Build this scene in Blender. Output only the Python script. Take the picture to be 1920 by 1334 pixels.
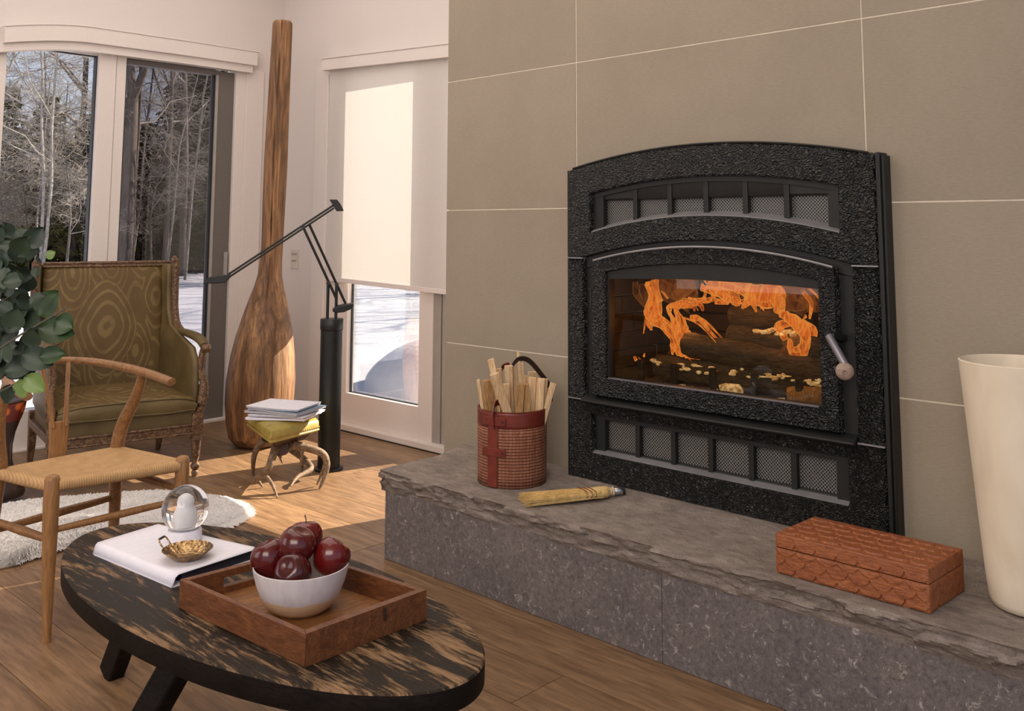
import bpy, bmesh, math, random
from mathutils import Vector, Matrix, noise
R = random.Random(7)
for o in list(bpy.data.objects): bpy.data.objects.remove(o)
C = bpy.context.scene.collection
# ------------------------------------------------------------------ camera
F, PIT, YAW, ROLL, PPY, EYE = 1755.9, 0.1064, 0.8159, 0.0034, 245.6, 1.090
fw = Vector((math.sin(YAW)*math.cos(PIT), math.cos(YAW)*math.cos(PIT), math.sin(PIT)))
rt = Vector((math.cos(YAW), -math.sin(YAW), 0)); up = rt.cross(fw)
rt = rt*math.cos(ROLL) + up*math.sin(ROLL); up = rt.cross(fw)
cd = bpy.data.cameras.new('camera'); cam = bpy.data.objects.new('camera', cd); C.objects.link(cam)
cam.matrix_world = Matrix(((rt.x, up.x, -fw.x, 0), (rt.y, up.y, -fw.y, 0), (rt.z, up.z, -fw.z, EYE), (0, 0, 0, 1)))
cd.sensor_width = 36; cd.lens = F/1920*36; cd.shift_y = -(667-PPY)/1920; cd.clip_end = 300; cd.clip_start = .05
bpy.context.scene.camera = cam
# ------------------------------------------------------------------ world, sun, added fill lights, exposure
W = bpy.data.worlds.new('world'); bpy.context.scene.world = W; W.use_nodes = True
wn = W.node_tree; bg = wn.nodes['Background']
tc = wn.nodes.new('ShaderNodeTexCoord'); sx = wn.nodes.new('ShaderNodeSeparateXYZ'); rp = wn.nodes.new('ShaderNodeValToRGB')
wn.links.new(tc.outputs['Generated'], sx.inputs[0]); wn.links.new(sx.outputs['Z'], rp.inputs[0]); wn.links.new(rp.outputs[0], bg.inputs[0])
rp.color_ramp.elements[0].position = 0.0; rp.color_ramp.elements[0].color = (.80, .84, .93, 1)
rp.color_ramp.elements[1].position = .6; rp.color_ramp.elements[1].color = (.34, .50, .86, 1)
bg.inputs[1].default_value = .85
def light(name, typ, loc, direction, energy, color, size=None, sy=None, angle=None):
    l = bpy.data.lights.new(name, typ); l.energy = energy; l.color = color
    o = bpy.data.objects.new(name, l); C.objects.link(o); o.location = loc
    o.rotation_euler = Vector(direction).to_track_quat('-Z', 'Y').to_euler()
    if size:
        l.size = size
        if sy: l.shape = 'RECTANGLE'; l.size_y = sy
    if angle: l.angle = angle
    return o
light('sun', 'SUN', (9, 0, 6), (-.974, .224, -.602), 17.0, (1, .87, .70), angle=.006)
light('room_fill', 'AREA', (-1.6, .2, 2.35), (.72, .62, -.42), 84, (1, .86, .745), 2.6, 1.6)
light('ceiling_fill', 'AREA', (1.5, 3.0, 2.86), (0, 0, -1), 50, (1, .90, .82), 2.8, 3.4)  # added area lamp under the ceiling, brightens the far walls
light('side_fill', 'AREA', (-1.9, 3.6, 1.5), (.95, -.05, -.12), 22, (.95, .93, 1), 1.8, 1.8)  # added fill lamp at the left, no window in that wall
vs = bpy.context.scene.view_settings
vs.view_transform = 'Standard'; vs.look = 'None'; vs.gamma = 1; vs.exposure = 0.0; vs.use_curve_mapping = False
# ------------------------------------------------------------------ materials
class NT:
    def __init__(s, name):
        s.m = bpy.data.materials.new(name); s.m.use_nodes = True; s.t = s.m.node_tree
        s.b = s.t.nodes['Principled BSDF']; s.o = s.t.nodes['Material Output']
    def n(s, typ, ins=None, **kw):
        x = s.t.nodes.new('ShaderNode'+typ)
        for k, v in kw.items(): setattr(x, k, v)
        for k, v in (ins or {}).items(): s.set(x.inputs[k], v)
        return x
    def set(s, i, v):
        if isinstance(v, bpy.types.NodeSocket): s.t.links.new(v, i)
        elif isinstance(v, bpy.types.Node): s.t.links.new(v.outputs[0], i)
        else:
            if isinstance(v, tuple) and len(v) == 3 and i.type == 'RGBA': v = v+(1,)
            i.default_value = v
    def co(s, scale=(1, 1, 1), rot=(0, 0, 0), kind='Object'):
        t = s.n('TexCoord'); return s.n('Mapping', {'Vector': t.outputs[kind], 'Scale': scale, 'Rotation': rot}).outputs[0]
    def noise(s, vec, scale=5, detail=5, rough=.55, dist=0):
        return s.n('TexNoise', {'Vector': vec, 'Scale': scale, 'Detail': detail, 'Roughness': rough, 'Distortion': dist}).outputs[0]
    def voro(s, vec, scale=5, rand=1, feature='F1', out='Distance', smooth=None):
        x = s.n('TexVoronoi', feature=feature); s.set(x.inputs['Vector'], vec); x.inputs['Scale'].default_value = scale; x.inputs['Randomness'].default_value = rand
        return x.outputs[out]
    def wave(s, vec, scale=5, dist=2, detail=2, typ='BANDS', d='X', ds=1):
        x = s.n('TexWave', wave_type=typ)
        if typ == 'BANDS': x.bands_direction = d
        for k, v in {'Vector': vec, 'Scale': scale, 'Distortion': dist, 'Detail': detail, 'Detail Scale': ds}.items(): s.set(x.inputs[k], v)
        return x.outputs['Fac']
    def ramp(s, fac, *stops, interp='LINEAR'):
        x = s.n('ValToRGB', {'Fac': fac}); cr = x.color_ramp; cr.interpolation = interp
        while len(cr.elements) < len(stops): cr.elements.new(.5)
        for e, (p, c) in zip(cr.elements, stops):
            e.position = p; e.color = (c, c, c, 1) if isinstance(c, (int, float)) else tuple(c)+(1,)
        return x.outputs[0]
    def mix(s, fac, a, b, mode='MIX'):
        x = s.n('Mix', data_type='RGBA', blend_type=mode)
        s.set(x.inputs[0], fac); s.set(x.inputs[6], a); s.set(x.inputs[7], b); return x.outputs[2]
    def math(s, op, a, b=0.0, c=None):
        x = s.n('Math', operation=op); s.set(x.inputs[0], a); s.set(x.inputs[1], b)
        if c is not None: s.set(x.inputs[2], c)
        return x.outputs[0]
    def bump(s, h, strength=.3, dist=.01, normal=None):
        x = s.n('Bump', {'Height': h, 'Strength': strength, 'Distance': dist})
        if normal is not None: s.set(x.inputs['Normal'], normal)
        return x.outputs[0]
    def fin(s, color=None, rough=.5, metal=0, normal=None, spec=.5, **kw):
        for k, v in {'Base Color': color, 'Roughness': rough, 'Metallic': metal, 'Normal': normal, 'Specular IOR Level': spec}.items():
            if v is not None: s.set(s.b.inputs[k], v)
        for k, v in kw.items(): s.set(s.b.inputs[k.replace('_', ' ')], v)
        return s.m
MT = {}
def plain(name, col, rough=.5, metal=0, spec=.5, nb=0, ns=60, var=.12):
    n = NT(name); v = n.co(); f = n.noise(v, ns/4, 4)
    c = n.mix(n.ramp(f, (.3, 0.), (.7, 1.)), tuple(x*(1-var) for x in col), tuple(min(1, x*(1+var)) for x in col))
    nm = n.bump(n.noise(v, ns, 5), nb, .003) if nb else None
    MT[name] = n.fin(c, rough, metal, nm, spec); return MT[name]
def wood(name, c1, c2, c3=None, stretch=(1, 1, 1), scale=8, rough=.45, bump=.15, rand=False, lo=.3, hi=.7, spec=.4):
    """grain runs along the axis with the small stretch value"""
    n = NT(name); v = n.co(stretch)
    if rand:
        oi = n.n('ObjectInfo'); add = n.n('VectorMath', operation='ADD'); n.set(add.inputs[0], v)
        cm = n.n('CombineXYZ'); n.set(cm.inputs[0], n.math('MULTIPLY', oi.outputs['Random'], 37.)); n.set(cm.inputs[1], n.math('MULTIPLY', oi.outputs['Random'], 91.)); n.set(cm.inputs[2], n.math('MULTIPLY', oi.outputs['Random'], 13.))
        n.set(add.inputs[1], cm.outputs[0]); v = add.outputs[0]
    f = n.noise(v, scale, 7, .6, 1.2); g = n.noise(v, scale*5, 3, .6)
    c = n.mix(n.ramp(f, (lo, 0.), (hi, 1.)), c1, c2)
    c = n.mix(n.ramp(g, (.35, .55), (.6, 0.)), c, c3 or tuple(x*.5 for x in c1))
    if rand:
        hsv = n.n('HueSaturation', {'Color': c, 'Value': n.math('MULTIPLY_ADD', oi.outputs['Random'], .3, .86)}); c = hsv.outputs[0]
    MT[name] = n.fin(c, rough, 0, n.bump(n.math('ADD', f, g), bump, .004), spec); return MT[name]
plain('wall_paint', (.665, .605, .575), .85, nb=.12, ns=500, var=.02)
plain('white_trim', (.70, .635, .595), .55, nb=.06, ns=300, var=.02)
plain('ceiling_paint', (.8, .76, .7), .9)
plain('shaded_frame', (.135, .118, .105), .55, nb=.1, ns=300, var=.05)  # white door frame in shade, its shade painted in as dark grey
plain('mid_frame', (.33, .30, .275), .55, var=.05)
plain('seal_black', (.012, .012, .014), .5)
plain('grout', (.70, .62, .50), .9)
plain('black_metal', (.011, .011, .010), .42, .0, .45)
plain('lamp_black', (.009, .010, .009), .45, .0, .4)
plain('stove_black', (.016, .016, .015), .48, .2, .4, nb=.15, ns=200)
plain('stove_highlight', (.24, .235, .24), .45, .3, .6)  # black iron catching top light, the highlight painted in as lighter grey
plain('chrome', (.55, .55, .57), .25, 1)
plain('steel_bar', (.22, .21, .23), .38, .6)
plain('white_ceramic', (.83, .81, .86), .35)
plain('switch_white', (.62, .55, .49), .5)
plain('brass_nail', (.30, .16, .05), .35, .9)
plain('paper_white', (.78, .77, .84), .6, nb=.05, ns=300, var=.03)
plain('paper_edge', (.50, .49, .53), .7, nb=.2, ns=300)
plain('book_dark', (.02, .02, .03), .4)
plain('mag_grey', (.42, .42, .48), .3)
plain('mag_blue', (.16, .24, .33), .3)
plain('leather_dark', (.030, .016, .012), .5, nb=.3, ns=200)
plain('soot', (.018, .016, .013), .9, nb=.4, ns=60)
plain('snow_figure', (.9, .9, .93), .8)
plain('orange_stem', (.10, .06, .03), .6)
plain('ash', (.20, .18, .14), .95, nb=.6, ns=90, var=.4)
def tile_mat():
    n = NT('fireplace_tile'); v = n.co()
    a = n.noise(v, 2.2, 5, .6); weave = n.noise(n.co((60, 60, 300)), 1.0, 4, .7); w2 = n.noise(n.co((60, 320, 50)), 1.0, 3, .7)
    c = n.mix(n.ramp(a, (.3, 0.), (.7, 1.)), (.285, .240, .178), (.335, .285, .215))
    c = n.mix(n.ramp(weave, (.35, .35), (.65, 0.)), c, (.225, .185, .135))
    oi = n.n('ObjectInfo'); c = n.n('HueSaturation', {'Color': c, 'Value': n.math('MULTIPLY_ADD', oi.outputs['Random'], .08, .96)}).outputs[0]
    MT['tile'] = n.fin(c, .62, 0, n.bump(n.math('ADD', weave, w2), .35, .002), .35)
tile_mat()
def hammered():
    n = NT('hammered_iron'); v = n.co(); w = n.noise(v, 26, 2, .5)
    vv = n.n('VectorMath', operation='ADD'); n.set(vv.inputs[0], v); s = n.n('VectorMath', operation='SCALE'); 
    nz = n.n('TexNoise', {'Vector': v, 'Scale': 30., 'Detail': 2.}); n.set(s.inputs[0], nz.outputs['Color']); s.inputs['Scale'].default_value = .10; n.set(vv.inputs[1], s.outputs[0])
    h = n.voro(vv.outputs[0], 108, 1, 'F1'); h2 = n.noise(vv.outputs[0], 120, 2, .5)
    hh = n.math('ADD', h, n.math('MULTIPLY', h2, .45))
    n.fin((.017, .018, .017), .22, .5, n.bump(hh, 1.0, .011), .9); MT['hammered'] = n.m
hammered()
def meshgrille():
    n = NT('perforated_mesh'); v = n.co((1, 1, 1), (.785, 0, 0)); k = n.voro(v, 150, 0., 'F1')
    t = n.n('TexCoord').outputs['Object']; sp = n.n('SeparateXYZ', {'Vector': n.co((1, 1, 1), (.785, 0, 0))})
    a = n.math('PINGPONG', n.math('MULTIPLY', sp.outputs[1], 145.), .5); b = n.math('PINGPONG', n.math('MULTIPLY', sp.outputs[2], 145.), .5)
    m = n.math('MINIMUM', a, b); f = n.ramp(m, (.10, 1.), (.2, 0.))
    n.fin(n.mix(f, (.006, .006, .006), (.21, .205, .19)), .4, .3, n.bump(f, .5, .002), .5); MT['mesh'] = n.m
meshgrille()
def slab():
    n = NT('bluestone'); v = n.co((1, .55, 1.6)); a = n.noise(v, 7, 9, .7, .6); b = n.noise(n.co((1, .5, 3)), 34, 7, .7, .5); d = n.noise(n.co(), 210, 3, .7)
    c = n.mix(n.ramp(a, (.32, 0.), (.68, 1.)), (.205, .165, .138), (.34, .285, .24))
    c = n.mix(n.ramp(b, (.3, .75), (.52, 0.)), c, (.11, .09, .078)); c = n.mix(n.ramp(b, (.56, 0.), (.70, .7)), c, (.46, .39, .34))
    c = n.mix(n.ramp(d, (.35, .5), (.5, 0.)), c, (.13, .108, .094))
    n.fin(c, .78, 0, n.bump(n.math('ADD', b, n.math('MULTIPLY', d, .5)), .8, .008), .35); MT['slab'] = n.m
    n = NT('fossil_limestone'); v = n.co(); a = n.noise(v, 4, 6, .6); d = n.noise(v, 85, 6, .8, .4); e = n.noise(v, 42, 8, .85, .8)
    c = n.mix(n.ramp(a, (.3, 0.), (.7, 1.)), (.125, .108, .108), (.185, .158, .148)); c = n.mix(n.ramp(d, (.35, .7), (.5, 0.)), c, (.05, .043, .043))
    c = n.mix(n.ramp(d, (.56, 0.), (.68, .7)), c, (.30, .265, .245)); c = n.mix(n.ramp(e, (.57, 0.), (.63, .85)), c, (.55, .50, .46))
    n.fin(c, .7, 0, n.bump(d, .3, .003), .35); MT['limestone'] = n.m
slab()
wood('floor_wood', (.175, .100, .050), (.325, .198, .105), (.10, .055, .028), (5.5, .55, 1), 3.2, .42, .10, rand=True, spec=.35)
wood('trunk_wood', (.095, .045, .022), (.40, .205, .088), (.030, .015, .009), (5, 5, .42), 3.2, .6, .55, lo=.32, hi=.66)
wood('sound_wood', (.30, .15, .062), (.42, .23, .10), None, (6, 6, .8), 5, .4, .08)
wood('walnut_arm', (.21, .098, .036), (.35, .175, .070), None, (4, 4, 4), 8, .35, .08)
wood('oak_legs', (.29, .14, .052), (.41, .215, .085), None, (18, 18, 1.5), 3, .38, .08)
wood('giltwood', (.085, .036, .016), (.40, .25, .13), (.025, .011, .006), (3, 3, 3), 22, .42, .4, lo=.42, hi=.75)
wood('table_side', (.006, .0045, .004), (.014, .010, .008), None, (2, 2, 6), 6, .6, .2, spec=.15)
wood('tray_wood', (.095, .030, .011), (.21, .078, .026), (.06, .02, .008), (5, 1.2, 5), 9, .45, .2)
wood('tray_floor', (.17, .068, .022), (.31, .14, .046), (.12, .05, .018), (1.5, 7, 5), 9, .45, .2)
wood('kindling', (.58, .37, .18), (.82, .62, .38), (.34, .17, .06), (22, 22, 1.5), 3, .75, .35, rand=True, lo=.25, hi=.65)
wood('kindling_bark', (.32, .17, .06), (.58, .36, .16), (.12, .05, .02), (16, 16, 2), 4, .8, .5, rand=True)
wood('handle_knob', (.28, .19, .14), (.50, .38, .30), None, (4, 4, 4), 30, .5, .3)
wood('antler', (.10, .055, .028), (.33, .225, .135), (.06, .03, .015), (5, 5, 5), 14, .55, .5, lo=.35, hi=.62)
wood('stool_wood', (.035, .013, .007), (.10, .036, .017), None, (4, 4, 4), 12, .4, .2)
wood('bark_grey', (.070, .058, .050), (.24, .205, .18), (.03, .022, .018), (3, 3, .4), 5, .95, .9, lo=.3, hi=.7)
wood('bark_dark', (.018, .015, .014), (.065, .054, .048), None, (3, 3, .4), 5, .95, .8)
wood('twig_pale', (.20, .18, .16), (.46, .42, .38), None, (2, 2, 1), 4, .9, .2)
wood('char_log', (.030, .025, .020), (.17, .14, .11), (.008, .006, .006), (2, 1, 6), 14, .9, 1.0)
wood('box_wood', (.24, .065, .022), (.42, .145, .050), (.08, .02, .008), (6, 1, 6), 14, .45, .35, lo=.3, hi=.7)
def worn_top():
    n = NT('worn_black_top'); v = n.co((3.2, .55, 1)); a = n.noise(v, 5.2, 8, .72, 1.1); b = n.noise(n.co((14, 1.2, 1)), 9, 6, .7, .4); e = n.noise(n.co(), 3, 3, .5)
    k = n.math('ADD', n.math('MULTIPLY', a, .62), n.math('MULTIPLY', b, .42)); k = n.math('ADD', k, n.math('MULTIPLY', e, .10))
    f = n.ramp(k, (.556, 0.), (.615, .7), (.71, 1.))
    c = n.mix(f, (.016, .011, .007), n.mix(n.ramp(b, (.3, 0.), (.7, 1.)), (.13, .065, .028), (.36, .225, .12)))
    n.fin(c, n.ramp(f, (0, .5), (1, .7)), 0, n.bump(n.math('SUBTRACT', b, f), .6, .004), .2); MT['worn_top'] = n.m
worn_top()
def fabric():
    n = NT('paisley_fabric'); t = n.n('TexCoord').outputs['UV']
    nz = n.n('TexNoise', {'Vector': t, 'Scale': 2.2, 'Detail': 3.}); s = n.n('VectorMath', operation='SCALE'); n.set(s.inputs[0], nz.outputs['Color']); s.inputs['Scale'].default_value = .22
    a = n.n('VectorMath', operation='ADD'); n.set(a.inputs[0], t); n.set(a.inputs[1], s.outputs[0])
    s.inputs['Scale'].default_value = .10
    # one pointed oval medallion in the middle, outlined many times, smaller teardrops round it
    sp = n.n('SeparateXYZ', {'Vector': a.outputs[0]})
    du = n.math('ABSOLUTE', n.math('MULTIPLY_ADD', sp.outputs[0], 1/.27, -.55/.27)); dv = n.math('ABSOLUTE', n.math('MULTIPLY_ADD', sp.outputs[1], 1/.40, -.55/.40))
    d = n.math('ADD', n.math('POWER', du, 1.7), n.math('POWER', dv, 1.5)); rings = n.math('SINE', n.math('MULTIPLY', d, 23.))
    cell = n.voro(n.n('Mapping', {'Vector': a.outputs[0], 'Scale': (1, .5, 1)}).outputs[0], 4.2, .9); r2 = n.math('SINE', n.math('MULTIPLY', cell, 42.))
    ins = n.ramp(d, (.0, 1.), (.34, 1.), (.345, 0.))
    k = n.math('ADD', n.math('MULTIPLY', n.ramp(d, (.95, 1.), (.96, 0.)), rings), n.math('MULTIPLY', n.ramp(d, (.95, 0.), (.96, 1.)), r2)); f = n.ramp(k, (.35, 0.), (.8, 1.))
    th = n.noise(n.co((1, 1, 1)), 420, 2, .6)
    c = n.mix(f, (.125, .078, .026), (.200, .135, .050)); c = n.mix(n.ramp(n.noise(t, 5, 3), (.45, 0.), (.6, .5)), c, (.10, .052, .018))
    c = n.mix(n.ramp(th, (.3, .4), (.6, 0.)), c, (.05, .033, .011))
    n.fin(c, .62, 0, n.bump(n.math('ADD', f, th), .3, .002), .35); MT['paisley'] = n.m
    n = NT('olive_silk'); v = n.co(); th = n.noise(n.co((1, 1, 1)), 420, 2, .6); a = n.noise(v, 9, 3, .5)
    c = n.mix(n.ramp(a, (.3, 0.), (.7, 1.)), (.100, .068, .024), (.165, .115, .045)); c = n.mix(n.ramp(th, (.3, .4), (.6, 0.)), c, (.05, .035, .014))
    n.fin(c, .5, 0, n.bump(th, .2, .002), .4); MT['silk'] = n.m
fabric()
def cord():
    n = NT('paper_cord'); w = n.wave(n.co((1, 1, 1), (0, 0, .12)), 50, .6, 2, d='X'); w2 = n.noise(n.co(), 30, 5, .6)
    c = n.mix(n.ramp(w, (.1, 0.), (.6, 1.)), (.44, .26, .115), (.54, .345, .165)); c = n.mix(n.ramp(w2, (.35, .35), (.6, 0.)), c, (.30, .16, .065))
    n.fin(c, .75, 0, n.bump(w, .2, .002), .3); MT['cord'] = n.m
cord()
def basket():
    n = NT('red_wicker'); t = n.n('TexCoord').outputs['UV']; sp = n.n('SeparateXYZ', {'Vector': t})
    jit = n.noise(n.co(), 14, 3, .6)
    row = n.math('PINGPONG', n.math('ADD', n.math('MULTIPLY', sp.outputs[1], 20.), n.math('MULTIPLY', jit, .35)), .5)
    colm = n.math('PINGPONG', n.math('ADD', n.math('MULTIPLY', sp.outputs[0], 62.), n.math('MULTIPLY', n.noise(n.co(), 60, 2, .6), 1.0)), .5)
    c = n.mix(n.ramp(n.noise(n.co((1, 1, .2)), 60, 3, .7), (.3, 0.), (.7, 1.)), (.24, .085, .045), (.38, .18, .10))
    c = n.mix(n.ramp(colm, (.0, .75), (.22, 0.)), c, (.20, .045, .022)); c = n.mix(n.ramp(row, (.06, .9), (.16, 0.)), c, (.10, .018, .010))
    h = n.math('MULTIPLY', n.ramp(row, (.04, 0.), (.25, 1.)), n.ramp(colm, (0, .6), (.3, 1.)))
    n.fin(c, .6, 0, n.bump(h, .7, .004), .4); MT['wicker'] = n.m
    n = NT('red_leather'); v = n.co(); a = n.noise(v, 18, 4, .6)
    n.fin(n.mix(n.ramp(a, (.3, 0.), (.7, 1.)), (.115, .018, .012), (.195, .030, .017)), .36, 0, n.bump(n.noise(v, 260, 3), .2, .001), .5); MT['leather'] = n.m
    n = NT('mustard_leather'); v = n.co(); a = n.noise(v, 22, 4, .6)
    n.fin(n.mix(n.ramp(a, (.3, 0.), (.7, 1.)), (.27, .20, .028), (.42, .32, .075)), .42, 0, n.bump(n.noise(v, 240, 3), .25, .001), .5); MT['mustard'] = n.m
basket()
def straw():
    n = NT('broom_straw'); f = n.noise(n.co((1, 1, 1)), 70, 3, .6); c = n.mix(n.ramp(f, (.3, 0.), (.7, 1.)), (.52, .34, .11), (.80, .58, .26))
    n.fin(c, .7, 0, n.bump(f, .5, .003), .3); MT['straw'] = n.m
    plain('broom_thread', (.10, .01, .015), .6); plain('broom_ring', (.55, .42, .28), .5)
straw()
def apple():
    n = NT('apple_skin'); v = n.co(); oi = n.n('ObjectInfo'); f = n.noise(n.co((5, 5, 1)), 9, 4, .6)
    c = n.mix(n.ramp(f, (.35, 0.), (.7, 1.)), (.022, .0015, .002), (.07, .004, .005)); sp = n.voro(v, 150, 1); c = n.mix(n.ramp(sp, (.06, .5), (.12, 0.)), c, (.25, .09, .05))
    c = n.mix(n.ramp(oi.outputs['Random'], (.45, 0.), (.6, .75)), c, (.15, .007, .007))
    n.fin(c, .2, 0, None, .5, Coat_Weight=.2); MT['apple'] = n.m
    n = NT('leaf_dark'); v = n.co(); f = n.noise(v, 30, 4, .6); oi = n.n('ObjectInfo')
    c = n.mix(n.ramp(oi.outputs['Random'], (.1, 0.), (.95, 1.)), (.010, .022, .012), (.038, .062, .038)); c = n.mix(n.ramp(f, (.4, 0.), (.7, .35)), c, (.022, .048, .014))
    n.fin(c, .5, 0, None, .45); MT['leaf'] = n.m
    n = NT('leaf_light'); v = n.co(); f = n.noise(v, 40, 4, .6); n.fin(n.mix(f, (.075, .15, .025), (.19, .27, .07)), .45); MT['leaf_light'] = n.m
    n = NT('leaf_green'); v = n.co(); f = n.noise(v, 40, 4, .6); n.fin(n.mix(f, (.010, .034, .006), (.030, .070, .015)), .45); MT['leaf_green'] = n.m
    plain('stem', (.07, .06, .045), .7)
apple()
def bowlm():
    n = NT('glazed_bowl'); sp = n.n('SeparateXYZ', {'Vector': n.n('TexCoord').outputs['Object']})
    f = n.noise(n.co((1, 1, .25)), 60, 4, .6); c = n.mix(f, (.47, .42, .42), (.70, .65, .66))
    edge = n.math('ADD', sp.outputs[2], n.math('MULTIPLY', n.noise(n.co(), 14, 1, .5), .012))
    c = n.mix(n.ramp(edge, (.036, 1.), (.0365, 0.)), c, (.62, .42, .25)); n.fin(c, .4, 0, None, .5); MT['bowl'] = n.m
    n = NT('pale_vase'); v = n.co(); a = n.noise(n.co((2, 2, 1)), 4, 5, .55, .6)
    n.fin(n.mix(n.ramp(a, (.3, 0.), (.7, 1.)), (.68, .58, .43), (.80, .71, .56)), .5, 0, n.bump(a, .15, .01), .4); MT['vase'] = n.m
    n = NT('aged_brass'); v = n.co(); a = n.noise(v, 60, 4, .6); n.fin(n.mix(n.ramp(a, (.35, 0.), (.65, 1.)), (.16, .085, .035), (.62, .42, .20)), .25, 1, n.bump(n.voro(v, 130, 1), .6, .003)); MT['brass'] = n.m
    n = NT('firebrick'); a = n.noise(n.co(), 20, 5, .6); n.fin(n.mix(a, (.018, .012, .007), (.075, .046, .026)), .9, 0, n.bump(a, .6, .005)); MT['brick'] = n.m
    n = NT('fur'); n.fin((.93, .90, .87), .9, 0, None, .1); MT['fur'] = n.m
    n = NT('orange_pattern'); v = n.co(); k = n.voro(v, 22, 1, 'SMOOTH_F1'); n.fin(n.mix(n.ramp(k, (.25, 0.), (.4, 1.)), (.62, .13, .03), (.14, .018, .012)), .3, 0, None, .6); MT['orange'] = n.m
    n = NT('dark_lacquer'); a = n.noise(n.co(), 16, 4); n.fin(n.mix(a, (.015, .008, .007), (.05, .025, .018)), .35); MT['lacquer'] = n.m
bowlm()
def snow():
    n = NT('snow'); v = n.co(); a = n.noise(n.co((.25, 1, 1), (0, 0, .5)), 1.3, 7, .6); b = n.noise(v, 22, 3, .6)
    n.fin(n.mix(n.ramp(a, (.3, 0.), (.7, 1.)), (.60, .62, .68), (.70, .71, .75)), .75, 0, n.bump(n.math('ADD', a, n.math('MULTIPLY', b, .15)), .6, .12), .25); MT['snow'] = n.m
    n = NT('needles'); v = n.co(); a = n.noise(v, 2.2, 3, .6); n.fin(n.mix(n.ramp(a, (.35, 0.), (.65, 1.)), (.008, .016, .006), (.045, .058, .018)), .8, 0, None, .2); MT['needles'] = n.m
    n = NT('needles_green'); v = n.co(); a = n.noise(v, 2.2, 3, .6); n.fin(n.mix(n.ramp(a, (.35, 0.), (.65, 1.)), (.015, .028, .007), (.13, .14, .03)), .8, 0, None, .2); MT['needles_green'] = n.m
snow()
def glassm(name, tint=(1, 1, 1), refl=.07, rough=.01, fr=.6):
    n = NT(name); n.t.nodes.remove(n.b); tr = n.n('BsdfTransparent', {'Color': tint}); gl = n.n('BsdfGlossy', {'Roughness': rough})
    lw = n.n('Fresnel', {'IOR': 1.45}); k = n.math('MULTIPLY_ADD', lw, fr, refl*.3); mx = n.n('MixShader', {0: k, 1: tr, 2: gl}); n.set(n.o.inputs[0], mx.outputs[0]); MT[name] = n.m
glassm('window_glass'); glassm('screen_glass', (.66, .65, .67)); glassm('stove_glass', (.80, .75, .66), .05, fr=.22)
n = NT('crystal'); n.fin((1, 1, 1), .0, 0, None, .5, IOR=1.47, Transmission_Weight=1.0); MT['crystal'] = n.m
def shade():
    n = NT('shade_cloth'); n.t.nodes.remove(n.b); f = n.noise(n.co((1, 1, 1)), 260, 3, .6)
    c = n.mix(n.ramp(f, (.35, 0.), (.65, 1.)), (.62, .575, .54), (.67, .625, .59)); df = n.n('BsdfDiffuse', {'Color': c}); tl = n.n('BsdfTranslucent', {'Color': (.84, .82, .78)})
    mx = n.n('MixShader', {0: .125, 1: df, 2: tl}); n.set(n.o.inputs[0], mx.outputs[0]); MT['shade'] = n.m
shade()
def flame(name, stren, alpha, c0, c1):
    n = NT(name); n.t.nodes.remove(n.b); v = n.co((1, 1, .5)); a = n.noise(v, 19, 3, .55, 2.0); lw = n.n('LayerWeight', {'Blend': .5}).outputs['Facing']
    rd = n.ramp(n.math('SUBTRACT', 1., n.math('ABSOLUTE', n.math('MULTIPLY_ADD', a, 6.0, -3.0))), (.2, 0.), (.9, .8), (1., 1.))
    ed_ = n.ramp(lw, (.15, 0.), (.62, .95), (.8, 1.)); k = n.math('MAXIMUM', n.math('MULTIPLY', rd, .85), ed_); c = n.ramp(k, (.0, c0), (.5, c1), (1., (1, .50, .11)))
    em = n.n('Emission', {'Color': c}); em.inputs[1].default_value = stren
    al = n.math('MULTIPLY', n.ramp(k, (.0, alpha*.34), (.8, alpha)), n.ramp(lw, (.78, 1.), (.97, 0.)))
    tr = n.n('BsdfTransparent'); mx = n.n('MixShader', {0: al, 1: tr, 2: em}); n.set(n.o.inputs[0], mx.outputs[0]); MT[name] = n.m
flame('flame_bright', 1.1, .85, (.60, .10, .02), (1, .22, .03))
flame('flame_haze', .5, .20, (.45, .10, .03), (.8, .18, .05))
n = NT('glowing_ember'); f = n.noise(n.co(), 60, 4, .6); n.fin(n.mix(n.ramp(f, (.35, 0.), (.6, 1.)), (.30, .22, .10), (.85, .80, .60)), .9, 0, None, .2, Emission_Color=n.ramp(f, (.35, (.35, .12, .02)), (.7, (1, .80, .42))), Emission_Strength=.45); MT['ember'] = n.m
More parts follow.
